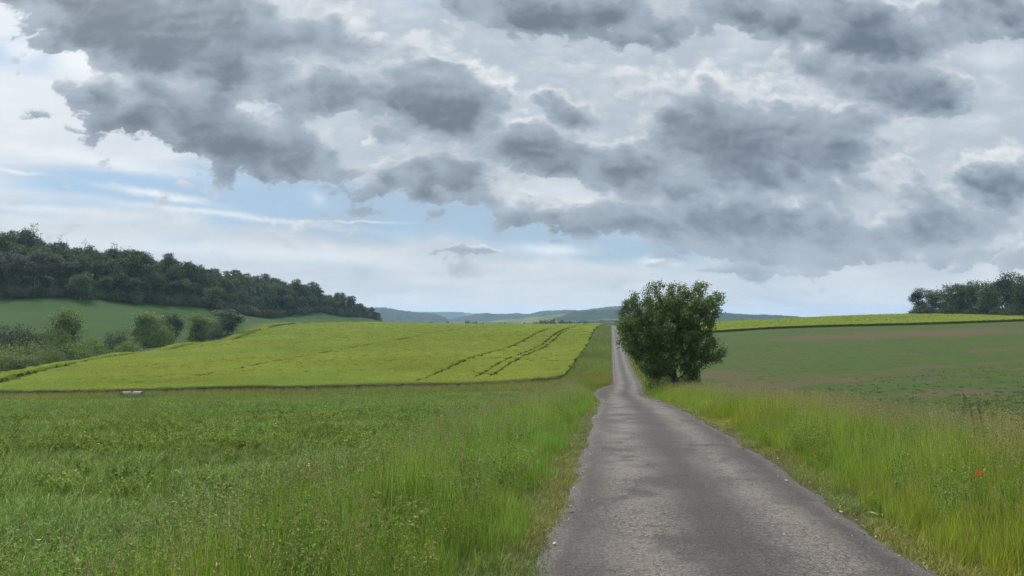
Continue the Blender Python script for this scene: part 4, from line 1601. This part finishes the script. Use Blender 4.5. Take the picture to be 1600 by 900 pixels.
    for px, row, d, k, sc, lb in [(333, 477, 448, 0, .95, 'broad lighter green tree standing out at the foot of the wood'), (125, 470, 372, 0, .85, 'rounded mid-green tree at the wood edge below the bare treetops'),
                                  (450, 486, 585, 1, .8, 'yellowish green tree in the middle of the wood edge')]:
        x, y, z = at(px, row, d)
        place('broadleaf_tree', light[k], lb, 'tree', (x, y, gz(x, y)), 1.0 * px, sc)

    for i, (px, d, sc) in enumerate([(4, 352, .9), (16, 356, 1.0), (27, 353, .95), (54, 360, 1.05), (60, 366, 1.1), (80, 364, 1.0), (91, 368, 1.0), (114, 374, .85)]):
        d += 11
        x = (px - 800) / F * d
        place('pale_trunk_tree', grey[i % 2], 'grey-leaved tree with bare pale trunk in the wood at far left', 'tree', (x, d, gz(x, d)), 1.9 * i, sc, 'pale-trunked trees in the wood')
    # grove on the right skyline
    k2 = [far_tree_meshes(270 + i, hh, rx, cb, [dk, dk, md][i % 3], bark, 190, 50, (.35, .7), 13) for i, (hh, rx, cb) in enumerate([(18, 6.8, -3), (20, 7.2, -3), (17, 6.4, -3)])]
    gl = ['tree at the left end of the right-hand grove, with a knobbly crown', 'low rounded tree second from the left end of the right-hand grove', 'rounded dark tree third from the left end of the right-hand grove',
          'lighter green tree in the middle of the right-hand grove', 'upright tree with a flat tuft at its top in the right-hand grove', 'dark tree between the flat-topped and tallest trees of the right-hand grove',
          'tallest tree of the right-hand grove near the picture edge', 'dense dark tree at the very right edge of the picture']
    for i, (px, top, base, d, sx) in enumerate([(1436, 449, 491, 440, .95), (1461, 450, 490, 438, 1.1), (1487, 441, 489, 430, 1.0), (1507, 444, 489, 424, .8), (1524, 435, 490, 418, .85), (1547, 438, 491, 405, .9),
                                                (1577, 424, 492, 385, 1.0), (1606, 430, 497, 350, 1.0)]):
        x, y, zt = at(px, top, d)
        z0 = gz(x, y)
        hh = [18, 20, 17][i % 3]
        sc = (zt - z0) / hh
        place('grove_tree', k2[i % 3], gl[i], 'tree', (x, y, z0), 2.1 * i, (sc * sx * 1.05, sc * sx * 1.05, sc), 'trees of the grove right of the road')
    for i, (px, d) in enumerate([(1640, 345), (1680, 340), (1720, 335), (1500, 470), (1545, 460), (1590, 450), (1640, 430)]):
        x = (px - 800) / F * d
        place('grove_tree', k2[i % 3], 'dark tree in the back row of the right-hand grove', 'tree', (x, d, gz(x, d)), 1.3 * i, 1.0, 'trees of the grove right of the road')
    ub = bush_meshes(281, 6.0, 5.0, dk, bark, 90, 44, (.3, .6))
    for i, (px, d) in enumerate([(1440, 432), (1449, 434), (1475, 428), (1495, 424), (1515, 414), (1535, 408), (1558, 394), (1580, 374), (1592, 350)]):
        x = (px - 800) / F * d
        place('grove_shrub', ub, 'low dark shrub at the foot of the right-hand grove', 'shrub', (x, d, gz(x, d)), 1.7 * i, g.uniform(.7, 1.1), 'shrubs under the right-hand grove', 'stems')

    # shrubs and small trees in the hollow on the left
    m1 = leaf_mat('hollow_shrub_leaves', (.060, .108, .022), (.135, .195, .046), None, .28, .55, .3, .35)
    m2 = leaf_mat('hollow_dark_leaves', (.028, .050, .018), (.066, .094, .032), None, .2, .6, .3, .35)
    m3 = leaf_mat('hollow_yellow_leaves', (.066, .108, .020), (.130, .178, .042), None, .3, .6, .25, .35)
    wh = leaf_mat('elder_blossom', (.20, .23, .12), (.32, .35, .20), None, .2, .7, .1)
    rt = far_tree_meshes(300, 12, 5.0, .2, m1, bark, 240, 62, (.22, .42), 14, top=1.5)
    ut = [far_tree_meshes(301 + i, 10, 4.4, -.5, m1 if i % 2 == 0 else m2, bark, 190, 58, (.22, .42), 9) for i in range(3)]
    bs = [bush_meshes(310 + i, 4.0, 4.5, m, bark, 120, 52, (.18, .38), w) for i, (m, w) in enumerate([(m1, None), (m2, None), (m3, None), (m3, wh)])]
    spec = [  # px, top row, distance, half width px, mesh, mesh height, mesh radius, name, label
        (106, 481, 232, 31, rt, 12, 5.0, 'round_tree', 'round-crowned green tree standing alone above the shrubs at left'),
        (33, 509, 238, 36, bs[1], 4, 4.5, 'shrub', 'dark brownish thicket at far left, left of the round tree'),
        (66, 523, 236, 20, bs[1], 4, 4.5, 'shrub', 'low dark shrub between the dark thicket and the round tree'),
        (-8, 512, 240, 26, bs[1], 4, 4.5, 'shrub', 'dark shrub cut by the left edge of the picture'),
        (95, 519, 215, 20, bs[0], 4, 4.5, 'shrub', 'green bush in front of the foot of the round tree'),
        (58, 537, 212, 24, bs[3], 4, 4.5, 'shrub', 'white-flowering elder bush in the middle of the left shrubs'),
        (20, 537, 208, 42, bs[2], 4, 4.5, 'shrub', 'wide yellowish green bush below the dark thicket'),
        (12, 555, 192, 26, bs[3], 4, 4.5, 'shrub', 'lowest bush by the barley edge at far left, with pale blossom'),
        (45, 556, 194, 22, bs[3], 4, 4.5, 'shrub', 'second blossoming bush from the left by the barley edge'),
        (75, 545, 200, 22, bs[2], 4, 4.5, 'shrub', 'yellow-green bush between the elder and the grey-green mound'),
        (110, 538, 212, 32, bs[0], 4, 4.5, 'shrub', 'grey-green mound of bush right beside the barley, below the round tree'),
        (140, 529, 226, 26, bs[0], 4, 4.5, 'shrub', 'rounded bush right of the round tree, beside the barley'),
        (182, 518, 262, 22, bs[1], 4, 4.5, 'shrub', 'dark low bush left of the tall shrub group'),
        (200, 534, 250, 22, bs[0], 4, 4.5, 'shrub', 'small green bush in front of the tall shrub group'),
        (228, 486, 285, 30, ut[0], 10, 4.4, 'small_tree', 'feathery green small tree, tallest of the left hollow group'),
        (266, 489, 300, 20, ut[1], 10, 4.4, 'small_tree', 'dark narrow small tree in the middle of the hollow group'),
        (245, 505, 282, 28, bs[0], 4, 4.5, 'shrub', 'bush filling the gap under the feathery and narrow trees'),
        (306, 490, 325, 25, ut[2], 10, 4.4, 'small_tree', 'pale green small tree second from the right of the hollow group'),
        (355, 482, 365, 27, ut[1], 10, 4.4, 'small_tree', 'dense dark small tree at the right end of the hollow group'),
        (330, 500, 350, 20, bs[1], 4, 4.5, 'shrub', 'dark bush between the last two trees of the hollow group'),
    ]
    for px, top, d, hw, ms, mh, mr, nm, lb in spec:
        x, y, zt = at(px, top, d)
        z0 = gz(x, y)
        sz = max(.4, (zt - z0) / mh)
        sx = hw / F * d / mr
        place(nm, ms, lb, 'tree' if 'tree' in nm else 'shrub', (x, y, z0), .7 * px, (sx, sx, sz), 'shrubs and small trees of the hollow', 'trunk' if 'tree' in nm else 'stems')

    # trees near the road beyond the cherry
    m4 = leaf_mat('roadside_tree_leaves', (.022, .048, .024), (.048, .085, .036), None, .25, .5, .35, .5)
    m5 = leaf_mat('sapling_leaves', (.035, .072, .014), (.075, .125, .022), None, .3, .5, .35, .6)
    rm = far_tree_meshes(330, 11, 3.4, .5, m4, bark, 220, 60, (.22, .42), 13)
    x, y, zt = at(979, 468, 290)
    z0 = gz(x, y)
    place('roadside_tree', rm, 'bluish green tree half hidden behind the left side of the cherry', 'tree', (x, y, z0), .4, ((zt - z0) / 11 * .92, (zt - z0) / 11 * .92, (zt - z0) / 11))
    rm2 = bush_meshes(331, 4.2, 2.2, m5, bark, 90, 60, (.10, .20))
    x, y, zt = at(1029, 534, 74)
    z0 = gz(x, y)
    place('young_tree', rm2, 'bright green bushy sapling behind the lower left of the cherry', 'tree', (x, y, z0), .4, (.72, .72, (zt - z0) / 4.2), None, 'stems')
    x, y, zt = at(1078, 560, 69)
    z0 = gz(x, y)
    place('young_tree', rm2, 'dark suckering bush at the right foot of the cherry trunk', 'tree', (x, y, z0), 2.4, (.45, .45, (zt - z0) / 4.2), None, 'stems')

    # little trees beyond the crest of the barley
    fk = [far_tree_meshes(340 + i, 12, 5.5, .8, dk, bark, 60, 40, (.5, 1.0), 7) for i in range(2)]
    for i, (px, top, d, sx) in enumerate([(672, 502.5, 880, 1.0), (688, 504, 900, .6), (700, 502, 890, .8), (708, 504, 890, .7), (731, 500.5, 950, 1.0), (742, 501.5, 950, 1.0), (754, 502.5, 930, .6), (782, 504, 900, .8), (789, 503, 900, .6),
                                          (822, 503.5, 950, 1.2), (850, 499, 1000, 1.6), (862, 498, 1000, 1.7), (876, 499.5, 1000, 1.5), (890, 501, 980, 1.2), (905, 502.5, 960, 1.2), (915, 500, 990, .9), (838, 502, 980, 1.2)]):
        x, y, zt = at(px, top, d)
        z0 = gz(x, y)
        # stand them on the falling slope: tall enough to show over the crest
        sc = max(.4, (zt - z0) / 12)
        place('distant_tree', fk[i % 2], 'small dark tree showing over the crest of the barley before the hills', 'tree', (x, y, z0), i, (sx * .9, sx * .9, sc), 'small trees beyond the barley')


# ----------------------------------------------------------------------------
# far hills
# ----------------------------------------------------------------------------
def hill_mat():
    m, t, out = new_mat('wooded_hills')
    P = pos(t)
    w = t.attr('wood')
    n = t.noise(P, .012, 4, .6)
    n2 = t.noise(P, .04, 4, .7)
    fld = t.mix(t.ss(.35, .65, n), (.050, .080, .030), (.10, .11, .045))
    wd = t.mix(t.ss(.3, .7, n2), (.010, .022, .012), (.028, .046, .020))
    surf(t, out, t.mix(w, fld, wd), .95, .05, t.bump(n2, 1.0, 12.0))
    return m


def build_hills():
    mat = hill_mat()
    layers = [
        # distance, depth, ridge [(px,row)...], how wooded, base row
        (6800, 900, [(480, 495), (560, 489), (600, 487.5), (640, 487.2), (720, 487.2), (738, 489.5), (800, 490.5), (830, 490), (870, 493), (960, 496)], .9),
        (3600, 500, [(380, 488), (480, 482), (560, 480), (592, 479.6), (606, 480.5), (622, 484), (634, 486), (642, 486), (655, 488), (670, 489), (684, 491), (696, 496), (710, 503), (740, 508)], .62),
        (4300, 500, [(690, 503), (712, 496), (735, 492), (752, 489), (760, 488.4), (772, 491), (782, 491), (792, 490), (806, 488.6), (814, 489.5), (822, 492), (834, 488.5), (845, 485.5), (860, 485), (880, 484), (893, 484),
                     (905, 485), (930, 481.5), (955, 478.5), (975, 477), (1000, 476), (1040, 478), (1090, 485), (1130, 488.5), (1160, 490), (1200, 492), (1260, 497), (1350, 505)], .75),
        (2700, 420, [(740, 506), (780, 500), (815, 497), (850, 492), (880, 487.5), (910, 485), (940, 483.5), (960, 483), (1000, 484), (1060, 488), (1100, 489), (1120, 488.5), (1150, 490), (1165, 492), (1182, 491.5), (1215, 492), (1245, 494.5), (1300, 500), (1400, 510)], .85),
        (1700, 250, [(560, 509), (600, 505), (650, 504), (700, 503.5), (760, 503), (840, 501), (900, 501.5), (960, 499), (1010, 500), (1060, 506)], .45),
    ]
    for li, (d, dep, prof, wood) in enumerate(layers):
        pr = np.array(prof)
        px = np.linspace(pr[0, 0], pr[-1, 0], 420)
        row = np.interp(px, pr[:, 0], pr[:, 1])
        ker = np.ones(5) / 5
        row = np.convolve(np.pad(row, 2, 'edge'), ker, 'valid')
        v = np.linspace(-1, 1, 41)
        PX, Vv = np.meshgrid(px, v)
        Yg = d + Vv * dep
        X = (PX - 800) / F * d * (1 + Vv * dep / d * .5)
        zr = CAMZ - (row - HOR) / F * d
        b = -62.0
        shape = np.cos(Vv * math.pi / 2) ** 1.2
        zr2 = zr[None] - 0 * X
        und = 1 + .22 * vnoise2(X / 420, Yg / 300, 150 + li, 4) * (1 - np.exp(-(Vv / .3) ** 2))
        Z = b + np.maximum(zr2 - b, 2) * shape * und
        wn = vnoise2(X / 520, Yg / 260, 160 + li, 4)
        wd = sstep(.10, .16, wn + (wood - .5) * .9 + (np.maximum(zr2 - b, 0) * 0 + shape - .6) * .5)
        Z = Z + wd * (7 + 5 * vnoise2(X / 22, Yg / 22, 170 + li, 3)) - wd * 9
        V = np.stack([X, Yg, Z], -1).reshape(-1, 3)
        nr, nc = X.shape
        idx = np.arange(nr * nc).reshape(nr, nc)
        Q = np.stack([idx[:-1, :-1], idx[:-1, 1:], idx[1:, 1:], idx[1:, :-1]], -1).reshape(-1, 4)
        me = np_mesh('hills', V, Q, mats=[mat], smooth=True)
        a = me.attributes.new('wood', 'FLOAT', 'POINT')
        a.data.foreach_set('value', wd.astype(np.float32).ravel())
        link('hills', me, kind='structure')


# ----------------------------------------------------------------------------
# bales, poppy, dock
# ----------------------------------------------------------------------------
def build_bales():
    m, t, out = new_mat('bale_net_wrap')
    co = t.n.new('ShaderNodeTexCoord').outputs['Object']
    n = t.noise(t.v('MULTIPLY', co, (1, 1, 1)), 5, 5, .65)
    surf(t, out, t.mix(n, (.07, .07, .065), (.125, .125, .115)), .7, .3, t.bump(n, .5, .05))
    m2, t, out = new_mat('bale_straw_end')
    co = t.n.new('ShaderNodeTexCoord').outputs['Object']
    n = t.noise(co, 14, 5, .7)
    surf(t, out, t.mix(n, (.050, .042, .032), (.15, .125, .09)), .95, .1, t.bump(n, .8, .05))
    for px, d, ang, lb in [(199, 93.0, 243, 'grey net-wrapped round bale with its dark end facing left, left of the pair'),
                           (218.5, 92.4, -6, 'grey net-wrapped round bale with its dark end facing right, right of the pair')]:
        x = (px - 800) / F * d
        z = gz(x, d)
        r, hl = .60, .62
        root = thing('round_bale', lb, 'bale', (x, d, z - .12), R(ang), .88, 'round bales at the edge of the barley')
        acc = Acc()
        ax = np.array([-hl, -hl * .96, -hl * .5, 0, hl * .5, hl * .96, hl])
        rr = np.array([r * .95, r, r * 1.01, r * 1.015, r * 1.01, r, r * .95])
        pts = np.c_[ax, ax * 0, ax * 0 + r - .04]
        tube(acc, pts, rr, 28)
        link('wrap', acc.mesh('wrap', [m]), root)
        for sgn in (1, -1):
            a = np.linspace(0, 2 * math.pi, 29)[:-1]
            V, Q = [], []
            for k, (q, dx) in enumerate([(.955, -.003), (.85, .02), (.5, .03), (.08, .0)]):
                V.append(np.c_[np.full(28, sgn * (hl + dx)), np.cos(a) * r * q, np.sin(a) * r * q + r - .04])
            V = np.concatenate(V)
            for k in range(3):
                for j in range(28):
                    Q.append((k * 28 + j, k * 28 + (j + 1) % 28, (k + 1) * 28 + (j + 1) % 28, (k + 1) * 28 + j))
            link('bale_end', np_mesh('bale_end', V, np.array(Q), mats=[m2], smooth=True), root)


def build_flowers():
    g = np.random.default_rng(9)
    red, t, out = new_mat('poppy_petals')
    surf(t, out, (.62, .055, .012), .5, .2, transl=.4)
    stem = leaf_mat('flower_stems', (.06, .10, .02), (.10, .15, .03), None, .2)
    dk = leaf_mat('dock_seed', (.075, .045, .028), (.13, .075, .045), None, .15, .8, .1)
    # one poppy in the right verge
    x, y, zt = at(1525, 742, 9.2)
    z0 = gz(x, y)
    h = zt - z0
    o = thing('poppy', 'single red poppy among the tall grass right of the road', 'flower', (x, y, z0))
    acc = Acc()
    s = np.linspace(0, 1, 7)
    tube(acc, np.c_[.03 * s ** 2, -.02 * s, h * s], np.full(7, .0022), 5)
    link('stem', acc.mesh('stem', [stem]), o)
    V, Q = [], []
    n = 0
    for k in range(4):
        a0 = k * math.pi / 2 + .2
        for i, q in enumerate(np.linspace(0, 1, 5)):
            for j, w in enumerate(np.linspace(-1, 1, 5)):
                a = a0 + w * .80 * (.35 + .65 * math.sin(q * 2.2))
                rr = .045 * math.sin(q * 1.5)
                V.append((.03 + rr * math.cos(a), -.02 + rr * math.sin(a), h + .045 * q ** 1.5 + .004 * math.sin(w * 7 + k)))
        for i in range(4):
            for j in range(4):
                b = n + i * 5 + j
                Q.append((b, b + 1, b + 6, b + 5))
        n += 25
    link('petals', np_mesh('petals', V, np.array(Q), mats=[red], smooth=True), o)
    # rusty dock spikes standing above the grass
    for px, top, d, sc, lb in [(1541, 622, 11.5, 1.0, 'tallest rusty dock spike above the right verge grass, leaning'), (1529, 632, 11.8, .8, 'shorter rusty dock spike just left of the tallest one'),
                               (1513, 613, 19.0, .8, 'thin dark dock spike left of the two rusty ones'), (1428, 622, 24, .8, 'slender dark dock spike by the middle of the right verge')]:
        x, y, zt = at(px, top, d)
        z0 = gz(x, y)
        h = max(.7, zt - z0)
        o = thing('dock_plant', lb, 'plant', (x, y, z0), 0, 1, 'dock spikes in the right verge')
        acc = Acc()
        s = np.linspace(0, 1, 8)
        pts = np.c_[-.12 * s ** 1.6, .02 * s, h * s]
        tube(acc, pts, .004 * (1 - .5 * s), 5)
        link('stem', acc.mesh('stem', [dk]), o)
        acc = Acc()
        q = g.uniform(.62, 1.0, 150)
        C = np.c_[-.12 * q ** 1.6, .02 * q, h * q] + g.normal(0, 1, (150, 3)) * (.016 * (1.15 - q) / .4)[:, None]
        leaves(acc, g, C, (.012, .028), 0, .5, .6)
        link('seed_spike', acc.mesh('seed_spike', [dk]), o)
    # white umbels in the near field
    P = np.array([at(px, row, d)[:2] for px, row, d in [(575, 748, 11.2), (590, 742, 11.6), (598, 765, 10.4), (610, 745, 11.4), (480, 752, 11), (560, 770, 10.2), (1568, 660, 13), (1590, 690, 10)]])
    scatter('white_umbels', 'umbel', on_ground(P), np.full(len(P), .6), None, .1, kind='stuff', label='a few white umbel flowers in the grass')


# ----------------------------------------------------------------------------
# haze and camera
# ----------------------------------------------------------------------------
def build_haze():
    x0, x1, y0, y1, z0, z1 = -24200, 24200, -13, 8050, -130, 85
    V = [(x0, y0, z0), (x1, y0, z0), (x1, y1, z0), (x0, y1, z0), (x0, y0, z1), (x1, y0, z1), (x1, y1, z1), (x0, y1, z1)]
    Q = [(0, 3, 2, 1), (4, 5, 6, 7), (0, 1, 5, 4), (1, 2, 6, 5), (2, 3, 7, 6), (3, 0, 4, 7)]
    m, t, out = new_mat('haze')
    pv = t.n.new('ShaderNodeVolumePrincipled')
    pv.inputs['Color'].default_value = (.44, .68, 1.0, 1)
    pv.inputs['Density'].default_value = .000072
    pv.inputs['Anisotropy'].default_value = .2
    t.l.new(pv.outputs[0], out.inputs['Volume'])
    o = link('haze', np_mesh('haze', V, np.array(Q), mats=[m]), kind='stuff', label='thin bluish summer haze over the far hills')


def build_camera():
    cd = bpy.data.cameras.new('camera')
    cd.sensor_width = 36
    cd.lens = 27
    cd.clip_start = .05
    cd.clip_end = 60000
    co = bpy.data.objects.new('camera', cd)
    COL.objects.link(co)
    co.location = (0, 0, CAMZ)
    co.rotation_euler = (R(90) + TH, 0, 0)
    SC.camera = co


SC.view_settings.view_transform = 'Standard'
SC.view_settings.look = 'None'
SC.view_settings.exposure = 0.28
SC.view_settings.gamma = 1.0
SC.render.engine = 'CYCLES'
SC.cycles.max_bounces = 5
SC.cycles.diffuse_bounces = 3
SC.cycles.glossy_bounces = 1
SC.cycles.transmission_bounces = 3
SC.cycles.transparent_max_bounces = 4
SC.cycles.volume_bounces = 0
SC.cycles.caustics_reflective = False
SC.cycles.caustics_refractive = False
SC.cycles.use_denoising = True
SC.cycles.denoiser = 'OPENIMAGEDENOISE'
SC.cycles.denoising_input_passes = 'RGB_ALBEDO_NORMAL'
SC.cycles.denoising_prefilter = 'NONE'
SC.cycles.sample_clamp_indirect = 4.0
SC.cycles.use_adaptive_sampling = False

build_world()
build_protos()
build_ground()
build_road()
build_grass()
build_barley()
build_cherry()
build_woods()
build_hills()
build_bales()
build_flowers()
build_haze()
build_camera()
